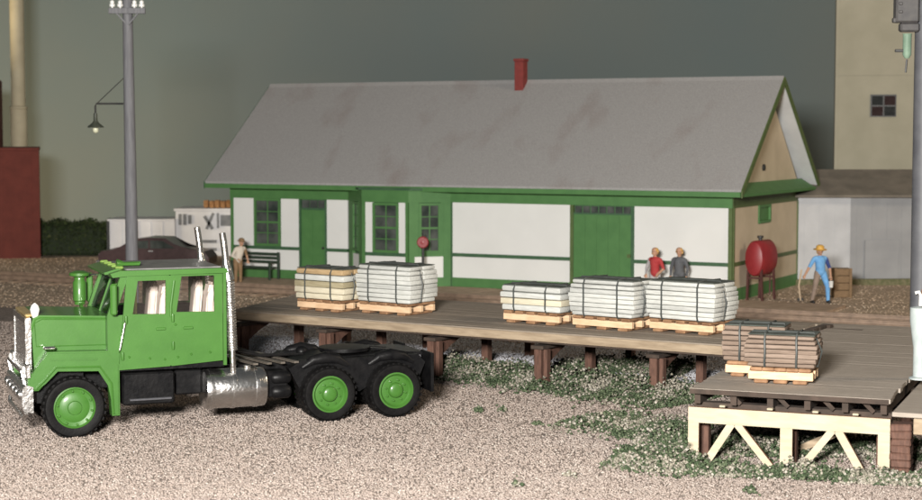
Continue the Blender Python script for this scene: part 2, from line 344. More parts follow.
# walls: a core with a bay, white panels and green boards set proud of it
bay = [(5.16, 0), (6.32, -1.), (8.14, -1.), (9.24, 0)]
mb = MB(); mb.prism([(.05, .05), (5.2, .05), (6.34, -.94), (8.12, -.94), (9.2, .05), (LEN-.05, .05), (LEN-.05, DW-.05), (.05, DW-.05)], 'z', 0, 3.5)
mb.prism([(.05, 3.5), (DW-.05, 3.5), (DW/2, hw(DW/2)-.12)], 'x', .05, LEN-.05); mb.build('wall', WALLIN, dep)
def face(p, q):                                             # local frame of a wall face from p to q (outer side toward camera)
    p, q = Vector((*p, 0)), Vector((*q, 0)); return p, (q-p).normalized(), (q-p).length
def panel(name, m, fr, a, b, z0, z1, t0, t1, parent=dep, bev=0.):
    p, d, _ = fr; nrm = Vector((d.y, -d.x, 0)); mb = MB(); P = []
    vs = [p+d*x+nrm*t+Vector((0, 0, z)) for z in (z0, z1) for t in (t0, t1) for x in (a, b)]
    V = [mb.bm.verts.new(v) for v in vs]
    for f in ((0, 1, 3, 2), (4, 6, 7, 5), (0, 4, 5, 1), (2, 3, 7, 6), (0, 2, 6, 4), (1, 5, 7, 3)): mb.bm.faces.new([V[i] for i in f])
    return mb.build(name, m, parent)
FF = face((0, 0), (LEN, 0)); FB = face(bay[1], bay[2]); FBR = face(bay[2], bay[3]); FBL = face(bay[0], bay[1]); FG = face((LEN, 0), (LEN, DW)); FLg = face((0, DW), (0, 0))
def white(fr, a, b, z0, z1, m=DWHITE): return panel('wall_panel', m, fr, a, b, z0, z1, -.06, .02)
def trim(name, fr, a, b, z0, z1, m=DGREEN, t=.05): return panel(name, m, fr, a, b, z0, z1, -.06, t)
def window(fr, a, b, z0, z1, nx=2, nz=4, m=DGREEN, gm=DARKGLASS):
    fw = .085
    w = trim('window', fr, a, a+fw, z0, z1, m, .06)
    trim('frame', fr, b-fw, b, z0, z1, m, .06).parent = w; trim('frame', fr, a+fw, b-fw, z1-fw, z1, m, .058).parent = w
    trim('sill', fr, a+fw, b-fw, z0, z0+fw, m, .075).parent = w
    panel('pane', gm, fr, a+fw, b-fw, z0+fw, z1-fw, -.055, -.012, w)
    for i in range(1, nx):
        x = a+fw+(b-a-2*fw)*i/nx; panel('glazing_bar', m, fr, x-.02, x+.02, z0+fw, z1-fw, -.05, .01, w)
    for i in range(1, nz):
        z = z0+fw+(z1-z0-2*fw)*i/nz; panel('glazing_bar', m, fr, a+fw, b-fw, z-(.035 if i*2 == nz else .015), z+(.035 if i*2 == nz else .015), -.05, .014, w)
    return w
ZB0, ZR0, ZR1 = .40, 1.13, 1.25                             # base board top, belt rail
def bays(fr, spans, m=DWHITE, tm=DGREEN2):
    for a, b in spans:
        white(fr, a, b, ZB0, ZR0, m); white(fr, a, b, ZR1, 3.0, m); trim('belt_rail', fr, a, b, ZR0, ZR1, tm, .055)
bays(FF, [(.12, 1.02), (2.22, 3.02), (4.20, 5.08), (9.34, 13.80), (16.10, LEN-.10)])
white(FF, 1.02, 2.22, ZB0, ZR0); trim('belt_rail', FF, 1.02, 2.22, ZR0, ZR1, DGREEN2, .055)
window(FF, 1.04, 2.20, ZR1+.005, 3.0, 2, 4)
trim('corner_board', FF, 0, .12, 0, 3.0, DGREEN, .06); trim('corner_board', FF, LEN-.10, LEN+.03, 0, 3.0, DOLIVE, .06)
trim('frieze', FF, -.02, LEN+.03, 3.003, 3.45, DGREEN, .055)
for a, b in ((.12, 3.02), (4.20, 5.10), (9.34, 13.80), (16.10, LEN-.10)): trim('base_board', FF, a, b, .0, ZB0, DGREEN, .07)
# passenger door with transom
d = trim('door', FF, 3.10, 4.13, .05, 2.62, DGREEN, .0); trim('door_frame', FF, 3.02, 3.10, 0, 3.0, DGREEN2, .06).parent = d; trim('door_frame', FF, 4.13, 4.20, 0, 3.0, DGREEN2, .06).parent = d
trim('transom_bar', FF, 3.10, 4.13, 2.62, 2.69, DGREEN2, .05).parent = d
for i in range(3): panel('transom_pane', DARKGLASS, FF, 3.12+i*.34, 3.12+i*.34+.30, 2.69, 2.97, -.055, -.01, d)
for z0, z1 in ((.25, 1.0), (1.15, 2.45)):
    for x in (3.2, 3.66): panel('door_panel', DGREEN, FF, x, x+.38, z0, z1, -.01, .018, d)
mb = MB(); mb.ball((4.05, -.06, 1.25), .05); mb.build('door_knob', IRON, d, True)
# freight door with a row of small panes
d = trim('freight_door', FF, 13.92, 16.0, .05, 2.70, DGREEN, .02); trim('door_frame', FF, 13.80, 13.92, 0, 3.0, DOLIVE, .06).parent = d; trim('door_frame', FF, 16.0, 16.10, 0, 3.0, DGREEN2, .06).parent = d
trim('transom_bar', FF, 13.92, 16.0, 2.70, 2.75, DGREEN2, .05).parent = d
for i in range(7): panel('transom_pane', DARKGLASS, FF, 13.96+i*.29, 13.96+i*.29+.235, 2.75, 2.97, -.055, -.01, d)
for i in range(5): panel('door_board', DGREEN, FF, 13.94+i*.41, 13.94+i*.41+.405, .1, 2.66, .02, .035, d)
for z in (.5, 1.3): panel('hinge', DOLIVE, FF, 15.86, 15.98, z, z+.12, .035, .07, d)
# bay window
W3 = FBR[2]; W1 = FBL[2]; W2 = FB[2]
for fr, L_ in ((FBL, W1), (FB, W2), (FBR, W3)):
    trim('bay_frieze', fr, -.03, L_+.03, 3.0, 3.42, DGREEN, .06); trim('bay_base', fr, 0, L_, 0, ZB0, DGREEN, .07)
window(FB, .40, W2-.38, ZR1, 2.98, 2, 4); bays(FB, [(.10, .40), (W2-.38, W2-.10)]); white(FB, .40, W2-.38, ZB0, ZR0); trim('belt_rail', FB, .40, W2-.38, ZR0, ZR1-.003, DGREEN2, .055)
trim('corner_board', FB, 0, .10, 0, 3.0, DGREEN, .06); trim('corner_board', FB, W2-.10, W2, 0, 3.0, DGREEN, .06)
window(FBR, .36, W3-.36, ZR1, 2.98, 2, 4); white(FBR, .20, W3-.26, ZB0, ZR1-.12); trim('corner_board', FBR, 0, .20, 0, 3.0, DGREEN, .05); trim('corner_board', FBR, W3-.26, W3, 0, 3.0, DGREEN, .05)
trim('corner_board', FBR, .20, .36, ZR1-.12, 3.0, DGREEN, .04); trim('corner_board', FBR, W3-.36, W3-.26, ZR1-.12, 3.0, DGREEN, .04)
trim('belt_rail', FBR, .36, W3-.36, ZR1-.12, ZR1-.003, DGREEN, .05)
window(FBL, .42, W1-.36, ZR1, 2.98, 2, 4); white(FBL, .3, W1-.3, ZB0, ZR0); trim('corner_board', FBL, 0, .42, 0, 3.0, DGREEN, .05); trim('corner_board', FBL, W1-.36, W1, 0, 3.0, DGREEN, .05)
# gable end toward the camera
bays(FG, [(.14, 2.62), (4.0, DW-.12)], DWARMLIT, DOLIVE); white(FG, 2.62, 4.0, ZB0, ZR0, DWARMLIT); white(FG, 2.62, 4.0, ZR1, 2.38, DWARMLIT); trim('belt_rail', FG, 2.62, 4.0, ZR0, ZR1, DOLIVE, .055)
trim('corner_board', FG, 0.05, .14, 0, 3.0, DOLIVE, .06); trim('corner_board', FG, DW-.12, DW, 0, 3.0, DOLIVE, .06); trim('base_board', FG, .14, DW-.12, 0, ZB0, DGREEN, .07)
w = window(FG, 2.66, 3.96, 2.39, 3.0, 1, 1, DGREEN, DGREEN)
mb = MB(); mb.prism([(.1, 3.7), (DW-.1, 3.7), (DW/2, hw(DW/2)-.25)], 'x', LEN-.06, LEN+.02); mb.build('gable_panel', DWARMLIT, dep)
mb = MB(); mb.lathe([(.0, 0), (.11, 0), (.11, .06), (.07, .07), (.0, .06)], (LEN+.02, 3.1, 4.25), (1, 0, 0), 12); mb.build('vent', IRON, dep)
mb = MB(); mb.prism([(LEN+.0, 3.38), (LEN+OV, 3.38), (LEN+OV, 3.47), (LEN+.03, 3.78), (LEN, 3.78)], 'y', -EV+.42, DW+EV-.42); mb.build('pent_skirt', DGREEN, dep)
for v0, v1 in ((-EV+.04, -EV+.419), (DW+EV-.419, DW+EV-.04)): MB().box(LEN+.01, LEN+OV-.003, v0, v1, 3.383, 3.48).build('skirt_return', DGREEN, dep)
trim('frieze', FG, 0.0, DW, 3.003, 3.37, DOLIVE, .05)
bays(FLg, [(.14, DW-.14)]); trim('base_board', FLg, .14, DW-.14, 0, ZB0); trim('frieze', FLg, 0, DW, 3.0, 3.45)
mb = MB(); mb.prism([(.1, 3.45), (DW-.1, 3.45), (DW/2, hw(DW/2)-.25)], 'x', -.02, .05); mb.build('gable_panel', DWHITE, dep)
# roof
def roof_mat():
    m = bpy.data.materials.new('roof_grey'); m.use_nodes = True; nt = m.node_tree; N = nt.nodes; L = nt.links
    b = N['Principled BSDF']; b.inputs['Roughness'].default_value = .9; b.inputs['Specular IOR Level'].default_value = .2
    tc = N.new('ShaderNodeTexCoord')
    n1 = N.new('ShaderNodeTexNoise'); n1.inputs['Scale'].default_value = 26; n1.inputs['Detail'].default_value = 4; L.new(tc.outputs['Object'], n1.inputs['Vector'])
    r1 = N.new('ShaderNodeValToRGB'); e = r1.color_ramp.elements; e[0].position = .3; e[0].color = (.285, .278, .276, 1); e[1].position = .7; e[1].color = (.385, .376, .372, 1); L.new(n1.outputs['Fac'], r1.inputs[0])
    mp = N.new('ShaderNodeMapping'); mp.inputs['Rotation'].default_value = (0, .0, .75); mp.inputs['Scale'].default_value = (.5, .26, .3); L.new(tc.outputs['Object'], mp.inputs[0])
    n2 = N.new('ShaderNodeTexNoise'); n2.inputs['Scale'].default_value = 1.5; n2.inputs['Detail'].default_value = 3.5; L.new(mp.outputs[0], n2.inputs['Vector'])
    r2 = N.new('ShaderNodeValToRGB'); e = r2.color_ramp.elements; e[0].position = .55; e[0].color = (0, 0, 0, 1); e[1].position = .92; e[1].color = (.62, .62, .62, 1); L.new(n2.outputs['Fac'], r2.inputs[0])
    mx = N.new('ShaderNodeMix'); mx.data_type = 'RGBA'; mx.inputs[7].default_value = (.19, .125, .105, 1); L.new(r2.outputs[0], mx.inputs[0]); L.new(r1.outputs[0], mx.inputs[6])
    # soot streak below the chimney: rust and dirt with its own shape
    L.new(mx.outputs[2], b.inputs['Base Color'])
    bp = N.new('ShaderNodeBump'); bp.inputs['Strength'].default_value = .25; bp.inputs['Distance'].default_value = .03; L.new(n1.outputs['Fac'], bp.inputs['Height']); L.new(bp.outputs[0], b.inputs['Normal'])
    return m
ROOFM = roof_mat()
def slope_poly(v0, v1, lo, hi): return [(v0, hw(v0)+lo), (v1, hw(v1)+lo), (v1, hw(v1)+hi), (v0, hw(v0)+hi)]
mb = MB(); mb.prism(slope_poly(-EV, DW/2, .0, .07), 'x', -OV-.1, LEN+OV); rf = mb.build('roof', ROOFM, dep)
mb = MB(); mb.prism(slope_poly(DW/2+.001, DW+EV, .0, .07), 'x', -OV-.1, LEN+OV); mb.build('roof_slope', ROOFM, rf)
for v0, v1 in ((-EV+.04, DW/2-.05), (DW/2+.05, DW+EV-.04)):
    mb = MB(); mb.prism(slope_poly(v0, v1, -.07, -.004), 'x', -OV-.06, LEN+OV-.04); mb.build('soffit', SOFFIT, rf)
mb = MB(); mb.box(-OV-.08, LEN+OV-.02, -EV-.035, -EV+.035, HE-.17, HE-.005); mb.build('fascia', DGREEN, rf)
mb = MB(); mb.box(-OV-.08, LEN+OV-.02, DW+EV-.035, DW+EV+.035, HE-.17, HE-.005); mb.build('fascia', DGREEN, rf)
for u0 in (-OV-.13, LEN+OV+.002):
    for v0, v1 in ((-EV-.03, DW/2), (DW/2+.001, DW+EV+.03)):
        mb = MB(); mb.prism(slope_poly(v0, v1, -.17, .06), 'x', u0, u0+.05); mb.build('rake_board', DOLIVE if u0 > 0 else DGREEN2, rf)
mb = MB(); mb.prism([(DW/2-.12, HR-.03), (DW/2, HR+.11), (DW/2+.12, HR-.03)], 'x', -OV-.1, LEN+OV-.01); mb.build('ridge_cap', ROOFM, rf)
mb = MB(); uc = 10.32; mb.box(uc-.17, uc+.17, DW/2-.42, DW/2-.03, HR-.75, HR+.76, .015); mb.box(uc-.20, uc+.20, DW/2-.45, DW/2+.0, HR+.76, HR+.86, .015)
ch = mb.build('chimney', REDBRICK, rf)
# bay roof lip
mb = MB(); mb.prism([(5.0, .1), (6.2, -1.12), (8.26, -1.12), (9.42, .1)], 'z', 3.425, 3.50); mb.build('bay_cap', DGREEN2, dep)
# depot platform
mb = MB()
for i in range(9):
    u0 = -4+i*3.02; mb = MB(); P = [DP(u0, -2.35), DP(u0+3, -2.35), DP(u0+3, -.09), DP(u0, -.09)]
    if i == 0: pl = mb.prism([(p.x, p.y) for p in P], 'z', -.05, .09).build('pavement', mat('platform_clay', (.33, .235, .16), (.44, .32, .23), rough=.9, scale=2.5, bump=.3), kind='structure')
    else: mb.prism([(p.x, p.y) for p in P], 'z', -.05, .09-.004*(i % 2)).build('slab', MATS['platform_clay'], pl)

# ------------------------------------------------------------------ track
def track(v, name_label, u0, u1):
    t = root('railroad_track', name_label, 'track', DP(u0, v), DANG, 'railroad tracks'); L_ = u1-u0
    for k in (-.72, .72):
        mb = MB(); mb.prism([(k-.07, .075), (k+.07, .075), (k+.07, .095), (k+.02, .105), (k+.02, .17), (k+.036, .18), (k+.036, .215), (k-.036, .215), (k-.036, .18), (k-.02, .17), (k-.02, .105), (k-.07, .095)], 'x', 0, L_); mb.build('rail', RAIL, t)
    m0 = MB().box(-.12, .12, -1.28, 1.28, -.05, .075, .01).build('tie', TIE, t); m0.location = (.3, 0, 0)
    for i in range(1, int(L_/.62)):
        c = m0.copy(); COL.objects.link(c); c.parent = t; c.location = (.3+i*.62, random.uniform(-.05, .05), random.uniform(-.015, .01)); c.rotation_euler.z = random.uniform(-.03, .03)
track(-4.3, 'rusty railroad track in front of the green and white depot', -16, 27)

# ------------------------------------------------------------------ loading docks
AFL, AFR, ABR, ABL = G(231, 310, ZA), G(742, 346, ZA), G(828, 321, ZA), G(306, 291.5, ZA)
AD = (AFR-AFL); AANG = math.atan2(AD.y, AD.x); ALEN = AD.length
dockA = root('loading_dock', 'long brown wooden loading dock on posts carrying the white lumber bundles', 'dock', (AFL.x, AFL.y, 0), AANG)
Ra = Matrix.Rotation(-AANG, 3, 'Z')
def la(p): return Ra @ (Vector(p)-Vector((AFL.x, AFL.y, 0)))
lfl, lfr, lbr, lbl = [la(p) for p in (AFL, AFR, ABR, ABL)]
NP = 20; wA = min(lbr.y, lbl.y)
for i in range(NP):
    y0 = .0+wA*i/NP; y1 = wA*(i+1)/NP-.006
    x0 = lfl.x+(lbl.x-lfl.x)*(y0/wA); x1 = lfr.x+(lbr.x-lfr.x)*(y0/wA); j = random.uniform(-.07, .07)
    MB().box(x0+random.uniform(-.04, .04), x1+j, y0, y1, ZA-.075, ZA+random.uniform(-.0025, .0025), .002).build('plank', DECK, dockA)
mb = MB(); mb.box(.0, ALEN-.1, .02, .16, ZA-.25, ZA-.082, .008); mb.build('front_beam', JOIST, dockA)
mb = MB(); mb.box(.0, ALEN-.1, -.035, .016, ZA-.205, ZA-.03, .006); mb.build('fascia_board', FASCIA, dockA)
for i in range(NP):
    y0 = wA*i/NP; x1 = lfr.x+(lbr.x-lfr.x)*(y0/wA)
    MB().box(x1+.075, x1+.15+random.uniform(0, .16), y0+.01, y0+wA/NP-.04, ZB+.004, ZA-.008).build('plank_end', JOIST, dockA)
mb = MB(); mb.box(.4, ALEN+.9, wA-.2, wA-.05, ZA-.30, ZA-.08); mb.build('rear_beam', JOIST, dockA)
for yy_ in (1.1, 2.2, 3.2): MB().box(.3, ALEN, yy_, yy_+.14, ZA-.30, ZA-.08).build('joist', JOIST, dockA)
def atx(px): return la(G(px, 340+.07*(px-650), ZA)).x
for k, px in enumerate((196, 318, 427, 535, 651, 735)):
    x = max(.15, atx(px)); 
    for y in (.13, 2.45, wA-.25):
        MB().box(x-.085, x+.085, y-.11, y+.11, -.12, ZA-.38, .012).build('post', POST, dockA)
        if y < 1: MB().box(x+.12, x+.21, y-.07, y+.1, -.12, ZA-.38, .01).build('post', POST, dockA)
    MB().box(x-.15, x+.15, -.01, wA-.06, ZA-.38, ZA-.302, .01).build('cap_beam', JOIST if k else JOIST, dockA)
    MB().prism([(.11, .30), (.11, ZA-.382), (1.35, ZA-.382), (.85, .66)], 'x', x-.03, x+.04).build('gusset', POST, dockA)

BFL, BFR = G(690, 388, ZB), G(889, 399.5, ZB); BD = BFR-BFL; BANG = math.atan2(BD.y, BD.x); BW = BD.length
dockB = root('loading_ramp_dock', 'grey boarded dock with bare timber frame at its front', 'dock', (BFL.x, BFL.y, 0), BANG)
BDEP = 10.7
NB = 34
for i in range(NB):
    y0 = BDEP*i/NB; y1 = BDEP*(i+1)/NB-.003
    xx0 = 0. if y0 < 5.0 else .1
    MB().box(xx0+random.uniform(-.02, .02), BW+random.uniform(-.03, .03)+(3.2 if y0 > 6.0 else 0), y0, y1, ZB-.07, ZB+random.uniform(-.0012, .0012)).build('plank', DECKB, dockB)
for i in range(6):
    x = .1+i*(BW-.2)/5; MB().box(x-.05, x+.05, .12, BDEP-.1, ZB-.27, ZB-.072).build('joist', JOIST, dockB)
MB().box(.0, BW, -.022, -.003, ZB-.085, ZB-.006).build('edge_strip', JOIST, dockB)
for y in (.35, 3.2, 6.2, 9.2):
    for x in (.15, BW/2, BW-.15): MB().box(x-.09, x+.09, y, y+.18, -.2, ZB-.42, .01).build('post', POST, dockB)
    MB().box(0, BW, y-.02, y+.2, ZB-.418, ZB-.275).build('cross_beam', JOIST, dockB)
for i, x in enumerate((.55, 1.35, 2.1, 2.75)):
    MB().box(x-.05, x+.05, .0, .11, ZB-.297, ZB-.262, .01).build('bolt_block', TRUSS, dockB)
    MB().beam((x+.25, .25, ZB-.26), (x+.1, .18, ZB-.09), .05, .07).build('strut', JOIST, dockB)
# bare frame across the front
TZ0, TZ1 = -.16, ZB-.30
trs = dockB
def char(o):                                                # laser-cut parts: burnt brown edges, bare faces
    o.data.materials.append(TRUSSEDGE)
    for f in o.data.polygons: f.material_index = 0 if abs(f.normal.y) > .5 else 1
    return o
def tb(name, poly): 
    return char(MB().prism(poly, 'y', -.10, -.012).build(name, TRUSS, trs))
zb = TZ1-.26; Wt = BW+.04
trs = tb('truss_chord', [(-.0, zb), (Wt, zb), (Wt, TZ1), (0, TZ1)]); trs['label'] = 'bare cream timber truss with two inverted V braces'
for x0, x1 in ((0, .18), (Wt/2-.11, Wt/2+.09), (Wt-.19, Wt)): tb('post', [(x0, TZ0), (x1, TZ0), (x1, zb-.001), (x0, zb-.001)])
for xa, xb, xc in ((.20, .78, Wt/2-.15), (Wt/2+.10, Wt/2+.78, Wt-.33)):
    for e, s in ((xa, 1), (xc, -1)):
        char(MB().prism([(e, TZ0), (e+s*.15, TZ0), (xb+s*.02+.0, zb-.002), (xb-s*.13, zb-.002)], 'y', -.085, -.016).build('diagonal_brace', TRUSS, trs))
# second frame of the same kind further under the dock
for e, s, xb in ((1.75, 1, 2.35),):
    MB().beam((1.55, 1.3, -.05), (2.75, 1.3, .55), .08, .12).build('inner_brace', FASCIA, dockB)

# side ramp at the right
rp = root('side_ramp', 'grey plank ramp beside the dock at the right picture edge', 'ramp', (BFR.x, BFR.y, 0), BANG)
for i in range(7):
    x0 = .08+i*.52; MB().box(x0, x0+.505, -.22, 3.4, ZB-.24, ZB-.165+random.uniform(-.008, .008), .01).build('plank', DECKB, rp)
MB().box(.42, 3.7, -.25, -.12, ZB-.50, ZB-.245, .01).build('front_board', FASCIA, rp)
for k in range(8):
    z0 = -.18+k*.1165
    MB().box(.05, .37, -.16, .2, z0, z0+.116, .02, .014).build('pier_block', POST, rp)
for x in (1.6, 3.4): MB().box(x, x+.2, -.05, .2, -.2, ZB-.5, .01).build('post', POST, rp)

# ------------------------------------------------------------------ lumber bundles on pallets
def rloc(p, rz, x, y): c, s = math.cos(rz), math.sin(rz); return Vector((p.x+x*c-y*s, p.y+x*s+y*c, p.z))
def pallet(p, rz, L_, D_, label):
    r = root('pallet', label, 'pallet', rloc(p, rz, L_/2, D_/2)+Vector((0, 0, .006)), rz, 'wooden pallets under the lumber')
    for k in (-1, 0, 1):
        MB().box(-L_/2, L_/2, k*(D_/2-.06)-.05, k*(D_/2-.06)+.05, .062, .205, .008).build('stringer', PALLET, r)
    for i in range(5):
        x = -L_/2+.14+(L_-.28)*i/4; MB().box(x-.11, x+.11, -D_/2-.045, D_/2+.045, .207, .272, .022).build('top_slat', SLAT, r)
    for i in range(3):
        x = -L_/2+.22+(L_-.44)*i/2; MB().box(x-.12, x+.12, -D_/2-.03, D_/2+.03, .0, .060, .018).build('bottom_slat', SLAT, r)
    return .276
def bundle(p, rz, L_, D_, H_, nl, pal, label, straps=(-.27, .25), nb=4, grp='strapped lumber bundles', lm=None):
    r = root('lumber_bundle', label, 'lumber', rloc(p, rz, L_/2, D_/2)+Vector((0, 0, .006+.276)), rz, grp)
    t = H_/nl; hull = []
    for i in range(nl):
        k = (i+.5)/nl*2-1; sh = 1-.075*abs(k)**3; shy = 1-.09*abs(k)**3
        m = lm[i] if lm else None
        for j in range(nb):
            bw = D_*shy/nb; y0 = -D_*shy/2+j*bw
            a = random.uniform(-.022, .015); b = random.uniform(-.015, .022); dy = random.uniform(-.014, .008) if j in (0, nb-1) else 0
            MB().box(-L_/2*sh+a, L_/2*sh+b, y0+.004+dy, y0+bw-.004+dy, i*t+.004, (i+1)*t-.002-random.uniform(0, .005), .014+(.036 if i == nl-1 else .022 if i in (0, nl-2) else 0)*min(1, t/.12), .005, 2).build('board', m or random.choice(pal), r, True)
    MB().box(-L_/2*.93, L_/2*.94, -D_/2*.90, D_/2*.90, H_-.002, H_+.014, .005, .004).build('top_sheet', TOPSHEET, r)
    rs = .019
    for sx in straps:
        x = L_*sx; hy, c = D_/2+.018, .09
        loop = [(x, -hy+.035, .0), (x, -hy, .09), (x+.01, -hy-.008, H_*.5), (x, -hy+.0, H_-.10), (x, -hy+.07, H_+.022), (x, 0, H_+.03), (x, hy-.07, H_+.022), (x, hy, H_-.1), (x, hy, .09), (x, hy-.035, .0)]
        MB().tube(loop, rs, 6, True).build('strap', STRAP, r, True)
    hx = L_/2*1.02; y = -D_*.12
    loop = [(-hx+.05, y, .02), (-hx-.03, y, H_*.5), (-hx+.10, y, H_+.03), (0, y, H_+.035), (hx-.10, y, H_+.03), (hx+.04, y, H_*.5), (hx-.02, y, .02)]
    MB().tube(loop, rs*.9, 6, True).build('strap', STRAP, r, True)
    return r
RS = math.radians
S = [  # front-left corner pixel, deck height, angle, length, depth, total height, layers, palette, label
 ((297, 309.5), ZA, -36, 1.52, .95, 1.00, 5, LW, 'striped tan and cream lumber bundle, leftmost on the long dock', [LW[2], LW[2], LT[1], LW[0], LT[0]]),
 ((359, 312.5), ZA, -37, 1.62, 1.05, 1.13, 8, LW[:2], 'tall white lumber bundle beside the striped tan bundle', None),
 ((503, 322), ZA, -36, 1.60, .95, .83, 4, LW, 'low white and cream lumber bundle, shortest on the long dock', [LW[0], LW[2], LW[0], LW[1]]),
 ((572, 327.5), ZA, -37, 1.62, 1.0, 1.06, 8, LW[:2], 'white lumber bundle between the low bundle and the dock end bundle', None),
 ((649, 331), ZA, -38, 1.66, 1.0, 1.08, 8, LW[:2], 'white lumber bundle nearest the right end of the long dock', None),
 ((725, 376), ZB, -20, 1.13, .85, .90, 7, LB, 'brown lumber bundle behind, partly hidden on the grey dock', None),
 ((748, 382.5), ZB, -19, 1.22, .80, .83, 7, LB, 'brown lumber bundle in front on the grey dock', None)]
for (px, z, an, L_, D_, H_, nl, pal, lab, lm) in S:
    p = G(*px, z); rz = RS(an); ph = pallet(p, rz, L_-.12, D_-.06, 'wooden pallet under the '+lab)
    q = rloc(p, rz, -.06, -.03)
    bundle(q, rz, L_, D_, H_-ph, nl, pal, lab, nb=2, lm=lm, straps=(-.22, .22) if pal is LB else (-.27, .25))

# ------------------------------------------------------------------ truck
fw = G(75, 438); r2 = G(400, 417); TA = math.atan2(fw.y-r2.y, fw.x-r2.x)
TO = fw - Matrix.Rotation(TA, 3, 'Z') @ Vector((0, 1.1, 0))
trk = root('semi_truck', 'bright green crew cab semi truck tractor parked on the gravel', 'truck', (TO.x, TO.y, .0), TA)
def wheel(x, y, side, dual):
    w = root('wheel', '', '', (x, y, .52 if dual else .545)); del w['label']; del w['category']; w.parent = trk; w.scale = (1, 1, 1) if dual else (1.065, 1, 1.065)
    s = side
    def tyre(y0, wd=.29):
        pr = [(.335, 0), (.36, .0), (.42, -.018), (.475, -.012), (.51, .03), (.52, .07), (.52, wd-.07), (.51, wd-.03), (.475, wd+.012), (.36, wd), (.335, wd), (.335, 0)]
        mb = MB(); mb.lathe(pr, (0, y0, 0), (0, -s, 0), 40, cap=False)
        for k in range(30):
            a = 2*math.pi*k/30; ca, sa = math.cos(a), math.sin(a)
            for yy_ in (.035, wd-.035):
                c = Vector((ca*.512, y0-s*yy_, sa*.512)); mb.beam(c-Vector((-sa, 0, ca))*.026, c+Vector((-sa, 0, ca))*.026, .075, .03, up=(ca, 0, sa))
        return mb.build('tyre', RUBBER, w, True)
    tyre(0)
    if dual: tyre(-s*.33)
    mb = MB()
    if not dual:
        mb.lathe([(.345, .12), (.345, -.012), (.325, -.022), (.31, .0), (.25, .015), (.20, -.01), (.12, -.015), (.11, -.05), (.06, -.06), (.0, -.06)], (0, 0, 0), (0, -s, 0), 36)
    else:
        mb.lathe([(.345, .14), (.345, -.008), (.315, -.012), (.30, .03), (.27, .055), (.24, .05), (.15, .05), (.14, -.0), (.12, -.02), (.05, -.03), (.0, -.03)], (0, 0, 0), (0, -s, 0), 36)
    rim = mb.build('rim', PAINT, w, True)
    n_, rb, d0 = (10, .285, .0) if not dual else (8, .20, .045)
    for k in range(n_):
        a = 2*math.pi*(k+.3)/n_; MB().lathe([(.022, .03), (.022, -.03), (.012, -.04), (0, -.04)], (math.cos(a)*rb, -s*d0, math.sin(a)*rb), (0, -s, 0), 8).build('lug_nut', PAINT, rim, True)
    return w
for s in (1, -1):
    wheel(0, s*1.12, s, False); wheel(-4.72, s*1.12, s, True); wheel(-6.03, s*1.12, s, True)
# chassis
for y in (-.44, .44): MB().box(-6.75, .55, y-.06, y+.06, .78, 1.08, .01).build('frame_rail', TRUCKBLACK, trk)
for x in (-6.7, -5.4, -3.9, -3.2, -1.9): MB().box(x-.06, x+.06, -.38, .38, .82, 1.03).build('cross_member', TRUCKBLACK, trk)
for x in (0, -4.72, -6.03): MB().lathe([(.09, -.95), (.09, -.2), (.2, -.12), (.2, .12), (.09, .2), (.09, .95)], (x, 0, .52), (0, 1, 0), 14).build('axle', TRUCKBLACK, trk, True)
for y in (-.72, .72):
    MB().prism([(-4.0, 1.0), (-4.25, 1.14), (-6.55, 1.16), (-6.72, 1.0), (-6.55, .62), (-5.9, .78), (-5.38, .5), (-4.9, .78), (-4.2, .62)], 'y', y-.13, y+.13).build('suspension', TRUCKBLACK, trk)
mb = MB(); mb.prism([(-4.3, 1.06), (-4.75, 1.14), (-6.3, 1.19), (-6.78, 1.17), (-6.78, 1.11), (-6.2, 1.10), (-4.7, 1.07), (-4.3, 1.02)], 'y', -.62, .62); mb.build('rear_deck_plate', TRUCKBLACK, trk)
for y in (-.82, .82): MB().box(-6.80, -6.74, y-.30, y+.30, .45, 1.20, .01).build('mud_flap', TRUCKBLACK, trk)
fwp = MB().lathe([(.0, 0), (.46, 0), (.5, .03), (.5, .09), (.0, .10)], (-5.35, 0, 1.17), (0, 0, 1), 28).build('fifth_wheel_plate', TRUCKBLACK, trk, True)
for y in (-.2, .2): MB().prism([(-6.25, 1.20), (-5.8, 1.25), (-5.8, 1.21), (-6.25, 1.17)], 'y', y-.09, y+.09).build('guide_ramp', TRUCKBLACK, fwp)
for k in range(4): MB().beam((-3.05-k*.26, -.95, 1.10), (-3.35-k*.26, .92, 1.13), .09, .035).build('reflection_bar', mat('ground_reflection_brown', (.10, .085, .07), (.15, .13, .11), rough=.4, metal=.3), trk)  # slanted brown bars imitate the bright ground reflected in the frame
MB().box(-3.95, -3.55, .52, .98, .50, .98, .03).build('air_tank_bracket', TRUCKBLACK, trk)
for z, r_ in ((.86, .12), (.6, .13)): MB().lathe([(0, 0), (r_*.7, 0), (r_, .05), (r_, .32), (r_*.7, .37), (0, .37)], (-4.0, .93, z), (1, 0, 0), 16).build('air_tank', TRUCKBLACK, trk, True)
for s_ in (1, -1):
    for x in (-4.72, -6.03):
        MB().tube([(x-.45, s_*.80, 1.0), (x-.25, s_*.80, 1.13), (x, s_*.80, 1.17), (x+.25, s_*.80, 1.13), (x+.45, s_*.80, 1.0)], [.06, .10, .12, .10, .06], 10).build('air_bag_beam', TRUCKBLACK, trk, True)
        MB().ball((x+.05, s_*.62, 1.12), .13, 2, (1, 1, .9)).build('brake_chamber', TRUCKBLACK, trk, True)
for k in range(3): MB().tube([(-2.82, .15-.15*k, 1.75), (-3.2, .2-.15*k, 1.28+.03*k), (-3.7, .1-.1*k, 1.17), (-4.5, .05, 1.16)], .022, 6).build('air_hose', TRUCKBLACK, trk, True)
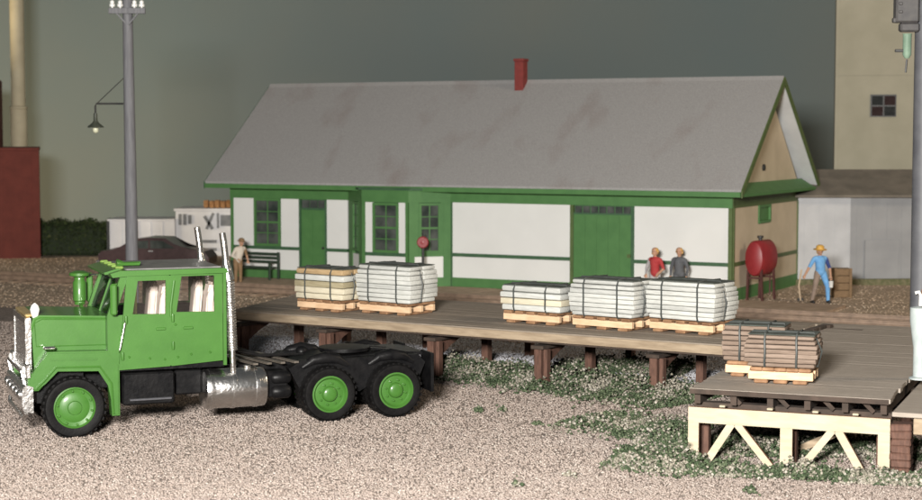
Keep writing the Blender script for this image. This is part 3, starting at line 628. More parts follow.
# hood and fenders
hood = MB().prism([(-.62, 1.2), (.66, 1.25), (.70, 2.02), (.66, 2.14), (.55, 2.185), (-.62, 2.13)], 'y', -.90, .90)
bmesh.ops.bevel(hood.bm, geom=[e for e in hood.bm.edges if abs(e.verts[0].co.y-e.verts[1].co.y) < .01 and min(e.verts[0].co.z, e.verts[1].co.z) > 1.9], offset=.05, segments=3, affect='EDGES')
hood = hood.build('hood', PAINT, trk, True)
for s in (1, -1):
    out = [(.80, 1.10), (.62, 1.30), (.46, 1.56), (-.60, 1.53), (-.80, 1.28), (-.80, .36), (-.66, .36), (-.62, .92), (-.44, 1.21), (.30, 1.24), (.50, 1.0), (.62, .88), (.80, .88)]
    f = MB().prism(out, 'y', s*.86, s*1.14); bmesh.ops.bevel(f.bm, geom=[e for e in f.bm.edges if abs(e.verts[0].co.y-e.verts[1].co.y) < .01 and abs(e.verts[0].co.y) > 1.1], offset=.03, segments=2, affect='EDGES')
    f = f.build('fender', PAINT, trk, True)
    MB().tube([(.66, s*1.145, .93), (.52, s*1.145, 1.06), (.31, s*1.145, 1.29), (-.45, s*1.145, 1.26), (-.65, s*1.145, .95), (-.68, s*1.145, .4)], .022, 6).build('fender_lip', PAINT, f, True)
    MB().beam((.42, s*1.145, 1.43), (-.40, s*1.145, 1.40), .03, .03).build('fender_rib', PAINT, f)
    MB().box(-.6, .6, s*.52 if s > 0 else -.86, .86 if s > 0 else -.52, 1.20, 1.245).build('wheel_arch_liner', TRUCKBLACK, f)
    h = MB().box(.74, .84, s*.98-.15, s*.98+.15, 1.10, 1.36, .02).build('headlight', CHROME, trk)
    for dy in (-.07, .07): MB().lathe([(0, 0), (.06, 0), (.065, .02), (.04, .035), (0, .04)], (.835, s*.98+dy, 1.24), (1, 0, 0), 14).build('lens', PORC, h, True)
    t_ = s > 0 and MB().tube([(.62, s*.80, 2.10), (.62, s*.80, 2.20), (.62, s*.80, 2.29), (.62, s*.80, 2.36), (.62, s*.80, 2.40)], [.03, .065, .085, .06, .015], 12).build('marker_light', PORC, trk, True)
MB().box(-.2, .62, -.86, .86, .62, 1.2).build('engine_bay', TRUCKBLACK, trk)
# grille
g_ = MB().ring([(-.86, 1.12), (.86, 1.12), (.86, 2.14), (-.86, 2.14)], [(-.76, 1.22), (.76, 1.22), (.76, 2.04), (-.76, 2.04)], 'x', .70, .80).build('grille_surround', CHROME, trk)
MB().box(.69, .73, -.76, .76, 1.22, 2.04).build('grille_backing', TRUCKBLACK, g_)
for k in range(13):
    y = -.69+k*.115; MB().box(.735, .785, y-.026, y+.026, 1.22, 2.04, .012).build('grille_bar', CHROME, g_)
MB().box(.60, .78, -.7, .7, 2.145, 2.20, .02).build('grille_cap', mat('brass_cap', (.5, .36, .14), (.58, .43, .2), rough=.3, metal=.6), g_)
bp_ = MB().prism([(.72, .50), (.88, .53), (.92, .70), (.90, .94), (.84, 1.0), (.72, .96)], 'y', -1.18, 1.18).build('bumper', CHROME, trk)
for y in (-.9, -.45, 0, .45, .9): MB().lathe([(0, 0), (.09, 0), (.09, .05), (.05, .075), (0, .08)], (.90, y, .80), (1, 0, 0), 12).build('bumper_lamp', CHROME, bp_, True)
MB().tube([(.84, -1.0, 1.0), (.88, -1.0, 1.20), (.88, 1.0, 1.20), (.84, 1.0, 1.0)], .035, 8).build('guard_bar', CHROME, bp_, True)
MB().tube([(.84, -1.12, .5), (.87, -1.05, .40), (.87, 1.05, .40), (.84, 1.12, .5)], .04, 8).build('guard_bar', CHROME, bp_, True)
# cab
cabz, cabt = 1.17, 2.90
cab = MB().box(-2.70, -.78, -1.04, 1.04, cabz-.03, cabz+.06).build('cab_floor', TRUCKBLACK, trk)
MB().ring([(-1.1, cabz), (1.1, cabz), (1.1, cabt), (-1.1, cabt)], [(-.6, 2.1), (.6, 2.1), (.6, 2.72), (-.6, 2.72)], 'x', -2.76, -2.70).build('cab_back', PAINT, trk)
for s in (1, -1):
    y0, y1 = (1.04, 1.10) if s > 0 else (-1.10, -1.04)
    dr = MB().ring([(-.79, cabz), (-1.715, cabz+.03), (-1.715, cabt-.05), (-.95, cabt-.05)], [(-1.05, 2.165), (-1.645, 2.15), (-1.655, 2.76), (-1.15, 2.76)], 'y', y0, y1).build('front_door', PAINT, trk)
    d2 = MB().ring([(-1.745, cabz+.03), (-2.69, cabz+.09), (-2.69, cabt-.05), (-1.745, cabt-.05)], [(-1.84, 2.175), (-2.54, 2.16), (-2.54, 2.84-.02), (-1.94, 2.84-.02)], 'y', y0, y1).build('rear_door', PAINT, trk)
    ym = s*1.07
    MB().prism([(-1.05, 2.165), (-1.645, 2.15), (-1.655, 2.76), (-1.15, 2.76)], 'y', ym-.004, ym+.004).build('window_pane', GLASS, dr)
    MB().prism([(-1.84, 2.175), (-2.54, 2.16), (-2.54, 2.82), (-1.94, 2.82)], 'y', ym-.004, ym+.004).build('window_pane', GLASS, d2)
    yo = s*1.11
    MB().beam((-1.73, s*1.085, cabz+.04), (-1.73, s*1.085, cabt-.06), .028, .05).build('door_post', PAINT, trk)
    MB().tube([(-1.735, s*1.115, 2.10), (-1.735, s*1.125, 2.3), (-1.80, s*1.12, 2.75)], .022, 8).build('drip_trim', PAINT, trk, True)
    for d_, xs_ in ((dr, (-1.55,)), (d2, (-2.05,))):
        for x in xs_: MB().box(x-.09, x+.09, yo-.02, yo+.02, 1.86, 1.91, .01).build('door_handle', PAINT, d_)
    for d_, pts in ((dr, ((-.98, 1.4), (-1.62, 1.33), (-1.35, 1.36))), (d2, ((-1.82, 1.95), (-1.86, 1.36), (-2.1, 1.4), (-2.45, 1.42)))):
        for x, z in pts: MB().ball((x, s*1.105, z), .026, 1).build('rivet', PAINT, d_, True)
    for k, (x, z, d_) in enumerate(((-.86, 1.35, dr), (-.93, 2.0, dr), (-1.77, 1.5, d2), (-1.77, 2.0, d2))): MB().lathe([(0, 0), (.024, 0), (.028, .03), (.028, .11), (.024, .14), (0, .14)], (x, s*1.115, z), (0, 0, 1), 10).build('hinge', PAINT, d_, True)
    MB().tube([(-.80, s*1.12, 1.5), (-.80, s*1.17, 1.54), (-.90, s*1.17, 2.02), (-.90, s*1.12, 2.06)], .016, 8).build('grab_handle', CHROME, trk, True)
    MB().tube([(-.60, s*.905, 1.62), (.62, s*.905, 1.64), (.645, s*.905, 2.05), (.52, s*.905, 2.12), (-.60, s*.905, 2.07)], .010, 6, True).build('panel_bead', PAINT, hood, True)
    MB().box(.30, .52, s*1.02-.08, s*1.02+.08, 1.585, 1.65, .025).build('turn_signal', CHROME, trk)
    # windscreen pillar and quarter
    MB().beam((-.66, s*1.03, 2.12), (-.92, s*1.02, cabt-.04), .10, .13, up=(1, 0, 0)).build('windscreen_pillar', PAINT, trk)
    MB().prism([(-.60, cabz), (-.785, cabz), (-.878, 2.16), (-.60, 2.14)], 'y', y0, y1).build('cowl_side', PAINT, trk)
    m_ = MB().box(-.74, -.62, s*1.30-.05, s*1.30+.05, 2.18, 2.74, .03).build('mirror', PAINT, trk)
    for z in (2.20, 2.70): MB().tube([(-.68, s*1.28, z), (-.78, s*1.05, z+.02)], .022, 6).build('mirror_arm', CHROME, m_, True)
MB().box(-.785, -.60, -1.03, 1.03, cabz, 2.135).build('cowl', PAINT, trk)
ws = MB(); v = [ws.bm.verts.new(p) for p in ((-.655, -.98, 2.15), (-.655, .98, 2.15), (-.905, .98, 2.84), (-.905, -.98, 2.84))]; ws.bm.faces.new(v)
ws = ws.build('windscreen', TINT, trk); so = ws.modifiers.new('thick', 'SOLIDIFY'); so.thickness = .012
MB().beam((-.65, 0, 2.14), (-.90, 0, 2.86), .05, .04, up=(1, 0, 0)).build('windscreen_divider', PAINT, trk)
MB().prism([(-.70, cabt-.07), (-.66, cabt+.0), (-.84, cabt+.05), (-2.76, cabt+.05), (-2.80, cabt-.04), (-.98, cabt-.048)], 'y', -1.13, 1.13).build('roof_rim', PAINT, trk)
rfp = MB().box(-2.70, -.95, -1.02, 1.02, cabt+.05, cabt+.075, .02).build('roof_panel', ROOFGREY, trk)
MB().prism([(-.60, cabt-.03), (-.58, cabt+.01), (-.82, cabt+.075), (-.90, cabt+.06), (-.76, cabt-.0)], 'y', -.92, .92).build('sun_visor', PAINT, trk)
for y in (-.8, -.4, 0, .4, .8): MB().box(-.95, -.80, y-.05, y+.05, cabt+.06, cabt+.11, .02).build('roof_light', mat('amber_lens', (.14, .22, .05), rough=.3), rfp)
for x, y in ((-1.3, .5), (-1.35, .3)): MB().lathe([(.03, 0), (.03, .3), (.09, .42), (0, .43)], (x-.0, y, cabt+.12), (1, 0, 0), 12).build('air_horn', PAINT, rfp, True)
for x in (-1.42, -2.28):
    for y in (-.5, .55):
        st = MB().box(x-.28, x+.26, y-.27, y+.27, 1.5, 1.72, .05).build('seat', SEATC, trk)
        mb = MB(); mb.prism([(x-.30, 1.65), (x-.14, 1.65), (x-.22, 2.45), (x-.27, 2.66), (x-.36, 2.66), (x-.38, 2.45)], 'y', y-.20, y+.20)
        bmesh.ops.bevel(mb.bm, geom=mb.bm.edges[:], offset=.05, segments=2, affect='EDGES'); mb.build('backrest', SEATC, st, True)
    MB().box(x-.30, x+.24, -.9, .9, cabz+.06, 1.5).build('seat_base', TRUCKBLACK, trk)
MB().box(-2.69, -.82, -1.038, -1.02, 1.25, 2.13).build('door_liner', TRUCKBLACK, trk); MB().box(-2.69, -1.0, -1.0, 1.0, cabt-.075, cabt-.052).build('headliner', TRUCKBLACK, trk)
for y in (.12,): MB().box(-1.30, -1.16, y-.12, y+.12, 1.6, 2.62, .05).build('lime_console', LIME, trk)
# stacks, tank, boxes
def stack(y, label=None):
    e = MB().tube([(-2.90, y, 1.0), (-2.88, y, 1.5), (-2.81, y, 2.75), (-2.76, y, 3.30), (-2.74, y, 3.45), (-2.72, y, 3.58)], [.055, .06, .06, .062, .062, .06], 14).build('exhaust_stack', CHROME, trk, True)
    mb = MB(); n_ = 26
    for k in range(n_):
        z = 1.42+k*1.28/n_; mb.lathe([(.085, 0), (.105, .012), (.105, .034), (.085, .046)], (-2.88+.05*k/n_, y, z), (0, 0, 1), 14)
    mb.build('heat_shield', CHROME, e, False)
    MB().tube([(-2.83, y, 2.72), (-2.80, y, 2.93), (-2.78, y, 3.08)], [.105, .088, .062], 14).build('stack_collar', CHROME, e, True)
    MB().box(-2.84, -2.74, y-.03, y+.03, 2.3, 2.36).build('clamp', CHROME, e)
stack(1.0); stack(-1.08)
def tank(y):
    t = MB().lathe([(0, 0), (.30, .0), (.355, .03), (.365, .06), (.365, 1.12), (.355, 1.15), (.30, 1.18), (0, 1.18)], (-3.54, y, .70), (1, 0, 0), 28).build('fuel_tank', CHROME, trk, True)
    for x in (-3.38, -2.95, -2.54): MB().lathe([(.366, 0), (.378, .006), (.378, .07), (.366, .076)], (x, y, .70), (1, 0, 0), 28).build('tank_strap', CHROME, t, True)
    MB().lathe([(.07, 0), (.07, .06), (.0, .065)], (-3.2, y+.05, 1.05), (0, 0, 1), 12).build('filler_cap', CHROME, t, True)
    MB().box(-3.35, -2.6, y+.24*(1 if y > 0 else -1)-.1, y+.24*(1 if y > 0 else -1)+.1, .66, .69).build('tank_step', CHROME, t)
    for x in (-3.3, -2.6): MB().beam((x, y*.5, .85), (x, y*.7, .85), .08, .3).build('tank_bracket', TRUCKBLACK, t)
tank(.80); tank(-.80)
for s in (1, -1):
    b_ = MB().box(-1.80, -.86, min(s*.60, s*1.06), max(s*.60, s*1.06), .52, 1.10, .03).build('battery_box', TRUCKBLACK, trk)
    MB().box(-1.74, -.98, min(s*1.06, s*1.12), max(s*1.06, s*1.12), .60, .64, .01).build('step', mat('step_steel', (.09, .09, .10), rough=.35, metal=.5), b_)
    MB().box(-2.36, -1.86, min(s*.45, s*.8), max(s*.45, s*.8), .62, 1.08, .03).build('tool_box', TRUCKBLACK, trk)
ac = MB().lathe([(.0, 0), (.10, 0), (.10, .06), (.125, .08), (.125, .42), (.10, .46), (.10, .52), (.19, .55), (.19, .60), (.08, .64), (0, .64)], (-.46, -1.10, 2.16), (0, 0, 1), 18).build('air_cleaner', PAINT, trk, True)
MB().beam((-.46, -.88, 2.12), (-.46, -1.1, 2.2), .06, .06).build('bracket', PAINT, ac)

# ------------------------------------------------------------------ utility pole with lamp
pz = 48.; px_ = (131-CX)/FPX*pz
pole = root('utility_pole', 'grey utility pole with crossarm and a hanging lamp behind the truck', 'pole', (px_, pz, 0))
MB().tube([(0, 0, -.1), (0, 0, 3), (-.015, 0, 6), (-.03, 0, 9.12)], [.185, .172, .155, .138], 14).build('shaft', POLE, pole, True)
arm = MB().box(-.52, .50, -.23, -.13, 8.72, 8.88, .01).build('crossarm', POLE, pole)
for x in (-.42, -.2, .2, .40): MB().lathe([(.03, 0), (.03, .05), (.08, .06), (.085, .13), (.06, .15), (.065, .21), (.03, .25), (0, .26)], (x, -.18, 8.85), (0, 0, 1), 12).build('insulator', PORC, arm, True)
for s in (-1, 1): MB().beam((s*.3, -.18, 8.73), (s*.02, -.14, 8.42), .04, .04).build('brace', POLE, arm)
lb = MB().tube([(-.14, 0, 6.22), (-.92, -.1, 6.22), (-.95, -.1, 6.15), (-.95, -.1, 5.92)], .028, 8).build('lamp_bracket', IRON, pole, True)
MB().tube([(-.15, 0, 6.95), (-.93, -.1, 6.2)], .014, 6).build('stay_wire', IRON, lb)
MB().lathe([(.05, 0), (.06, -.2), (.09, -.26), (.22, -.37), (.23, -.40), (.20, -.39), (.06, -.28), (.0, -.27)], (-.95, -.1, 5.95), (0, 0, 1), 20).build('lamp_shade', mat('lamp_shade_green', (.03, .035, .025), (.05, .055, .04), rough=.5), lb, True)
MB().ball((-.95, -.1, 5.50), .085, 2, (1, 1, 1.35)).build('bulb', mat('frosted_bulb', (.55, .55, .40), rough=.3), lb, True)

# ------------------------------------------------------------------ left background
zr = G(40, 258); bx1 = zr.x
rb = root('brick_building', 'dark red windowless building at the left picture edge', 'building', (bx1, zr.y, 0), .235)
hgt = 4.75
MB().box(-8, 0, 0, 6, -.1, hgt-.12).build('wall', BARN, rb)
MB().box(-8.06, .04, -.05, 6.06, hgt-.12, hgt+.02, .02).build('coping', BARN, rb)
MB().box(-.25, .03, -.06, 0, 0, hgt-.125).build('corner_pilaster', BARN, rb)
for x in (-2.2, -4.2): MB().box(x-.14, x+.14, -.05, 0, 0, hgt-.125).build('pilaster', BARN, rb)
MB().box(-8, -1.62, .6, 5.9, hgt+.02, 7.75).build('upper_wall', BARN, rb)
fx = (20-CX)/FPX*76
fl_ = root('flue_pipe', 'tall cream flue pipe rising behind the dark red building', 'pipe', (fx, 80., 0))
k_ = 80/76.
MB().tube([(0, 0, 0), (0, 0, 6.55)], .39, 18).build('lower_section', CREAMP, fl_, True)
fl_.location.x = (20-CX)/FPX*80
MB().tube([(0, 0, 6.55), (0, 0, 16)], .33, 18).build('upper_section', CREAMP, fl_, True)
MB().lathe([(.39, 0), (.42, .03), (.42, .13), (.33, .16)], (0, 0, 6.5), (0, 0, 1), 18).build('collar', CREAMP, fl_, True)
# hedge
hd = root('hedge', 'dark green clipped hedge beside the dark red building', 'hedge', G(75, 257)); n = 9000
x = RNG.uniform(-2.2, 1.25, n); y = RNG.uniform(-.6, .6, n)+1.2; tt = RNG.random(n)**.6
top = 1.5+.10*nz2(x*3, y, 1.)+.08*np.sin(x*5); z = tt*top
P = np.column_stack([x, y, z]); 
d1 = RNG.normal(0, .07, (n, 3)); d2 = RNG.normal(0, .07, (n, 3))
V = np.stack([P, P+d1, P+d2], 1).reshape(-1, 3); F = np.arange(3*n).reshape(-1, 3)
cl = np.repeat(pick([(.035, .055, .018), (.055, .075, .025), (.025, .035, .014), (.08, .09, .035)], [4, 3, 3, 1], n), 3, 0)
o = np_mesh('foliage', V, F, attr_mat('hedge_leaves'), cl); o.parent = hd
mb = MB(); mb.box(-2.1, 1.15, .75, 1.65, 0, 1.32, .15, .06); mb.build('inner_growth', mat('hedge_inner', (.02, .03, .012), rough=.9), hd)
# white outbuildings
ob = root('white_shed', 'low white shed left of the depot behind the parked car', 'shed', (G(140, 256).x, G(140, 256).y, 0)); zz = G(140, 256).y; mpp = zz/FPX
def oX(px): return (px-CX)*mpp - ob.location.x
def oZ(py): return 5.4-(py-133)*mpp
MB().box(oX(109), oX(174.5), 0, 2.2, 0, oZ(221)).build('wall', OUTW, ob)
MB().box(oX(107), oX(174.5), -.08, 2.3, oZ(221), oZ(219), .01).build('roof_edge', OUTW, ob)
MB().box(oX(106.4), oX(108.6), -.04, 2.2, 0, oZ(222)).build('corner_post', IRON, ob)
MB().box(oX(133), oX(137.5), -.05, 0, 0, oZ(221)).build('wood_post', mat('shed_post', (.2, .12, .07)), ob)
for px in (121, 150, 162): MB().box(oX(px)-.02, oX(px)+.02, -.02, 0, 0, oZ(222)).build('batten', OUTW, ob)
oc = root('white_annex', 'taller white outbuilding with dark openings beside the depot end', 'shed', (ob.location.x, ob.location.y, 0))
MB().box(oX(175), oX(236), .1, 2.6, 0, oZ(211)).build('wall', OUTW, oc)
MB().box(oX(173.5), oX(237), .02, 2.7, oZ(211), oZ(208.5), .01).build('roof_edge', OUTW, oc)
w_ = MB().box(oX(178), oX(186), .05, .1, oZ(225), oZ(214)).build('window', OUTD, oc); MB().box(oX(187.5), oX(191), .06, .1, oZ(224), oZ(215)).build('shutter', OUTD, oc)
MB().box(oX(181.5), oX(182.5), .03, .05, oZ(225), oZ(214)).build('glazing_bar', OUTW, w_)
MB().beam((oX(204), .05, oZ(216)), (oX(212), .05, oZ(229)), .05, .14).build('wall_bracket', OUTD, oc)
MB().beam((oX(213), .05, oZ(213)), (oX(206), .05, oZ(229)), .05, .12).build('wall_bracket', OUTD, oc)
MB().beam((oX(217.5), .05, oZ(213)), (oX(217.5), .05, oZ(228)), .05, .09).build('wall_bracket', OUTD, oc)
MB().box(oX(220), oX(231), .05, .1, oZ(226), oZ(215)).build('window', OUTD, oc)
MB().box(oX(197), oX(216), .03, .1, oZ(243), oZ(240)).build('louvre', OUTD, oc); MB().box(oX(197), oX(216), .03, .1, oZ(251), oZ(248)).build('louvre', OUTD, oc)
for i in range(5):
    k = 202+i*5.6
    c_ = MB().box(oX(k), oX(k+4.8), .4, .8, oZ(208.3), oZ(200.5+(i % 2)*.8), .03, .015).build('roof_crate', mat('crate_rust', (.30, .14, .05), (.42, .22, .09), rough=.8), None)
    c_.location = oc.location; c_['label'] = 'rust brown crate on the white outbuilding roof, %s of five' % ['leftmost', 'second from the left', 'middle one', 'second from the right', 'rightmost'][i]; c_['category'] = 'crate'; c_['group'] = 'crates on the outbuilding roof'
# parked car
cz = 66.; car = root('parked_car', 'dark maroon sedan parked beyond the truck near the white shed', 'car', ((158-CX)/FPX*cz, cz, 0), RS(-4))
body = [(-2.15, .35), (-2.2, .7), (-2.05, .86), (-1.35, .93), (-.85, 1.30), (-.3, 1.38), (.45, 1.36), (1.05, .98), (1.95, .86), (2.15, .62), (2.12, .33), (1.75, .30), (1.62, .52), (1.2, .52), (1.07, .3), (-1.0, .3), (-1.12, .52), (-1.55, .52), (-1.68, .3)]
mb = MB().prism(body, 'y', -.82, .82); bmesh.ops.bevel(mb.bm, geom=[e for e in mb.bm.edges if abs(e.verts[0].co.y-e.verts[1].co.y) < .01], offset=.07, segments=2, affect='EDGES'); mb.build('body', CARM, car, True)
for s in (-1, 1):
    MB().prism([(-1.1, .98), (-.78, 1.24), (-.2, 1.28), (-.2, .97)], 'y', s*.822, s*.835).build('side_window', DARKGLASS, car)
    MB().prism([(-.12, .97), (-.12, 1.28), (.38, 1.26), (.85, .98)], 'y', s*.822, s*.835).build('side_window', DARKGLASS, car)
    MB().box(-.2, .0, min(s*.82, s*.85), max(s*.82, s*.85), .85, .89).build('door_handle', CHROME, car)
    for x in (-1.33, 1.41):
        t_ = MB().lathe([(.0, 0), (.2, 0), (.28, .0), (.31, .03), (.31, .17), (.28, .2), (0, .2)], (x, s*.80, .31), (0, -s, 0), 20).build('wheel', RUBBER, car, True)
        MB().lathe([(0, 0), (.17, 0), (.17, .02), (0, .02)], (x, s*.815, .31), (0, -s, 0), 16).build('rim', CHROME, t_)
for y in (-.55, .55): MB().lathe([(0, 0), (.1, 0), (.1, .03), (0, .04)], (-2.17, y, .66), (-1, 0, 0), 12).build('headlight', PORC, car)
MB().box(-2.27, -2.12, -.8, .8, .38, .5, .02).build('bumper', CHROME, car)

# bench by the depot wall
bp0 = DP(1.55, -.75, .09); bn = root('bench', 'dark green slatted bench against the depot wall', 'bench', bp0, DANG); BM = mat('bench_green', (.018, .035, .022), (.028, .05, .03), rough=.5)
for i in range(3): MB().box(-.85, .85, -.3+i*.17, -.3+i*.17+.14, .42, .46, .008).build('seat_slat', BM, bn)
for z in (.58, .73, .87): MB().box(-.85, .85, .23, .27, z, z+.09, .008).build('back_slat', BM, bn)
for x in (-.82, .82):
    MB().box(x-.04, x+.04, -.3, -.22, 0, .62, .01).build('leg', BM, bn); MB().box(x-.04, x+.04, .27, .34, 0, .98, .01).build('leg', BM, bn); MB().box(x-.045, x+.045, -.32, .27, .625, .67, .01).build('armrest', BM, bn)

# red signal post in front of the bay window
sp = DP(9.12, -1.75, .09); sg = root('round_red_signal', 'red round signal disc on a dark post before the depot bay', 'signal', sp, DANG+.35)
MB().tube([(0, 0, 0), (0, 0, .06), (0, 0, .07), (0, 0, 1.7)], [.16, .16, .05, .045], 12).build('post', IRON, sg, True)
MB().lathe([(0, 0), (.17, 0), (.2, .03), (.2, .07), (.17, .1), (0, .1)], (0, -.1, 1.62), (0, 1, 0), 24).build('disc', TANKR, sg, True)
MB().lathe([(.0, 0), (.06, 0), (.06, .05), (0, .06)], (0, -.10, 1.62), (0, -1, 0), 12).build('lens', TANKR, sg, True)
MB().tube([(0, 0, 1.7), (0, 0, 1.95)], .03, 8).build('finial', IRON, sg)

# red tank at the gable
tp = G(761, 299.5); tk = root('red_oil_tank', 'oval red oil tank on four legs beside the depot gable', 'tank', tp, DANG+math.pi/2-.16)
MB().lathe([(.0, -.62), (.30, -.60), (.46, -.55), (.5, -.48), (.5, .48), (.46, .55), (.30, .60), (0, .62)], (0, 0, 1.36), (1, 0, 0), 28, .66, 1.16).build('shell', TANKR, tk, True)
for x in (-.46, .40):
    for y in (-.27, .27): MB().beam((x, y, 0), (x, y*.85, 1.08), .07, .07).build('leg', TANKL, tk)
    MB().box(x-.035, x+.035, -.27, .27, .70, .76).build('leg_brace', TANKL, tk)
MB().lathe([(.06, 0), (.06, .08), (.10, .09), (.10, .16), (.0, .17)], (-.1, 0, 1.92), (0, 0, 1), 12).build('filler_cap', IRON, tk, True)
MB().tube([(.55, 0, 1.0), (.62, 0, .9), (.62, 0, .1)], .025, 8).build('pipe', TANKL, tk, True)

# ------------------------------------------------------------------ right background
zs = 60.5; mp2 = zs/FPX
sx = lambda px: (px-CX)*mp2
sz = lambda py: 5.4-(py-133)*mp2
sh = root('grey_shed', 'long grey metal shed with brown roof behind the depot gable', 'shed', (sx(856), zs, 0)); ox = sx(856)
MB().box(sx(780)-ox, sx(851)-ox, 0, 3.2, -.1, sz(197)).build('wall', SHEDG, sh)
MB().box(sx(851)-ox+.001, sx(1010)-ox, .06, 3.2, -.1, sz(197)).build('wall', SHEDG2, sh)
for px in np.arange(790, 851, 15): MB().box(sx(px)-ox-.01, sx(px)-ox+.01, -.008, 0, 0, sz(198)).build('rib', SHEDG, sh)
for px in np.arange(858, 1005, 15): MB().box(sx(px)-ox-.01, sx(px)-ox+.01, .052, .06, 0, sz(198)).build('rib', SHEDG2, sh)
MB().box(sx(866)-ox, sx(900)-ox, .0, .06, .0, sz(240)).build('loading_door', SHEDG2, sh)
MB().prism([(-.35, sz(197)), (-.35, sz(197)+.08), (1.7, sz(197)+.95), (3.6, sz(197)+.08), (3.6, sz(197))], 'x', sx(776)-ox, sx(1014)-ox).build('roof', SHEDROOF, sh)
MB().box(sx(795)-ox, sx(912)-ox, -.25, -.02, -.05, .22, .03, .03).build('plinth', mat('plinth_moss', (.10, .11, .05), (.19, .17, .10), rough=.9, bump=.4), sh)
zt = 66.; mp3 = zt/FPX; tx = lambda px: (px-CX)*mp3; tz = lambda py: 5.4-(py-133)*mp3
tw = root('cream_tower', 'tall cream grain elevator tower behind the grey shed', 'tower', (tx(835), zt, 0), -.19); ox = tx(835)
MB().box(tx(835)-ox, tx(914)-ox, 0, 3.4, 0, 15).build('wall', TOWERC, tw)
MB().box(tx(914)-ox+.001, tx(1000)-ox, .5, 3.4, 0, 15).build('wing_wall', TOWERC, tw)
w_ = MB().box(tx(868)-ox, tx(893)-ox, -.05, -.001, tz(117), tz(95)).build('window', IRON, tw)
for i in range(2):
    for j in range(2): MB().box(tx(869.5+i*12)-ox, tx(880+i*12)-ox, -.055, -.051, tz(105.5+j*10.5), tz(96.5+j*10.5)).build('pane', mat('tower_pane_%d' % ((i+j) % 2), (.028, .016, .016) if (i+j) % 2 else (.022, .024, .024), rough=.7, spec=.1), w_)
MB().box(tx(835)-ox, tx(914)-ox, -.035, -.001, tz(76), tz(74)).build('band', TOWERC, tw)
for px in (835, 912): MB().box(tx(px)-ox-.05, tx(px)-ox+.09, -.05, -.001, 2.5, 14.9).build('corner_board', TOWERC, tw)

# signal mast at the right edge
ms = G(920, 379, ZB); mst = root('signal_mast', 'grey mast on a pale pedestal at the right picture edge', 'mast', ms)
mpx = ms.y/FPX
PALE = mat('pedestal_pale', (.30, .34, .34), (.38, .42, .41), rough=.55, scale=4)
MB().lathe([(.0, 0), (.19, .0), (.19, .03), (.125, .05), (.125, .55), (.15, .72), (.19, 1.02), (.19, 1.25), (.10, 1.28), (0, 1.28)], (0, 0, 0), (0, 0, 1), 20).build('pedestal', PALE, mst, True)
MB().tube([(.02, .1, 1.2), (.02, .1, 7.4)], .19, 16).build('shaft', mat('mast_grey', (.045, .046, .052), (.065, .066, .072), rough=.6, scale=3), mst, True)
MB().tube([(.10, -.11, 1.6), (.10, -.11, 7.4)], .018, 6).build('conduit', PORC, mst)
MB().box(-.04, .14, -.22, -.12, 1.285, 1.60, .02).build('relay_box', mat('box_orange', (.36, .15, .03), rough=.5), mst)
MB().tube([(-.155, -.16, 1.52), (-.09, -.17, 1.54), (-.06, -.17, 1.48), (-.06, -.17, 1.30)], .03, 8).build('hook', mat('hook_white', (.62, .62, .6), rough=.4), mst, True)
hd_ = MB(); hz = lambda py: (5.4-(py-133)*mpx)-ZB
hxx = lambda px: (px-920)*mpx
hd_.box(hxx(888), hxx(911), -.12, .12, hz(24), hz(-14), .03); hd_.box(hxx(886), hxx(892), -.06, .06, hz(24), hz(19), .015); hd_.box(hxx(893), hxx(912), -.1, .1, hz(33), hz(24), .03)
for py in (4, 12): hd_.box(hxx(890), hxx(894), -.15, -.1, hz(py+3), hz(py), .01)
hd_ = hd_.build('signal_head', mat('head_dark', (.035, .033, .034), (.05, .047, .045), rough=.5), mst)
LG = mat('pale_green_glass', (.10, .15, .11), (.13, .19, .14), rough=.35)
MB().lathe([(.0, 0), (.04, .0), (.075, .06), (.075, .40), (.085, .42), (0, .42)], (hxx(901), 0, hz(59)), (0, 0, 1), 16).build('green_lens_tube', LG, hd_, True)
MB().tube([(hxx(901), 0, hz(60)), (hxx(900), 0, hz(73))], .018, 6).build('drop_rod', IRON, hd_)
MB().box(hxx(889), hxx(898), -.03, .03, hz(53), hz(50), .01).build('side_pin', IRON, hd_)
MB().box(hxx(903), hxx(914), -.03, .12, hz(22), hz(16)).build('mount_arm', IRON, mst)

# tan crate behind the worker
cr = root('wooden_crate', 'brown wooden crate standing behind the worker in blue', 'crate', G(841, 297))
CW = mat('crate_brown', (.16, .10, .05), (.22, .14, .075), rough=.8, stretch=(1, 6, 6))
for k in range(4): MB().box(-.28, .28, -.25, .25, .01+k*.24, .235+k*.24, .01).build('board', CW, cr)
for s in (-1, 1): MB().box(s*.25-.04, s*.25+.04, -.285, -.251, 0, .97).build('batten', CW, cr)

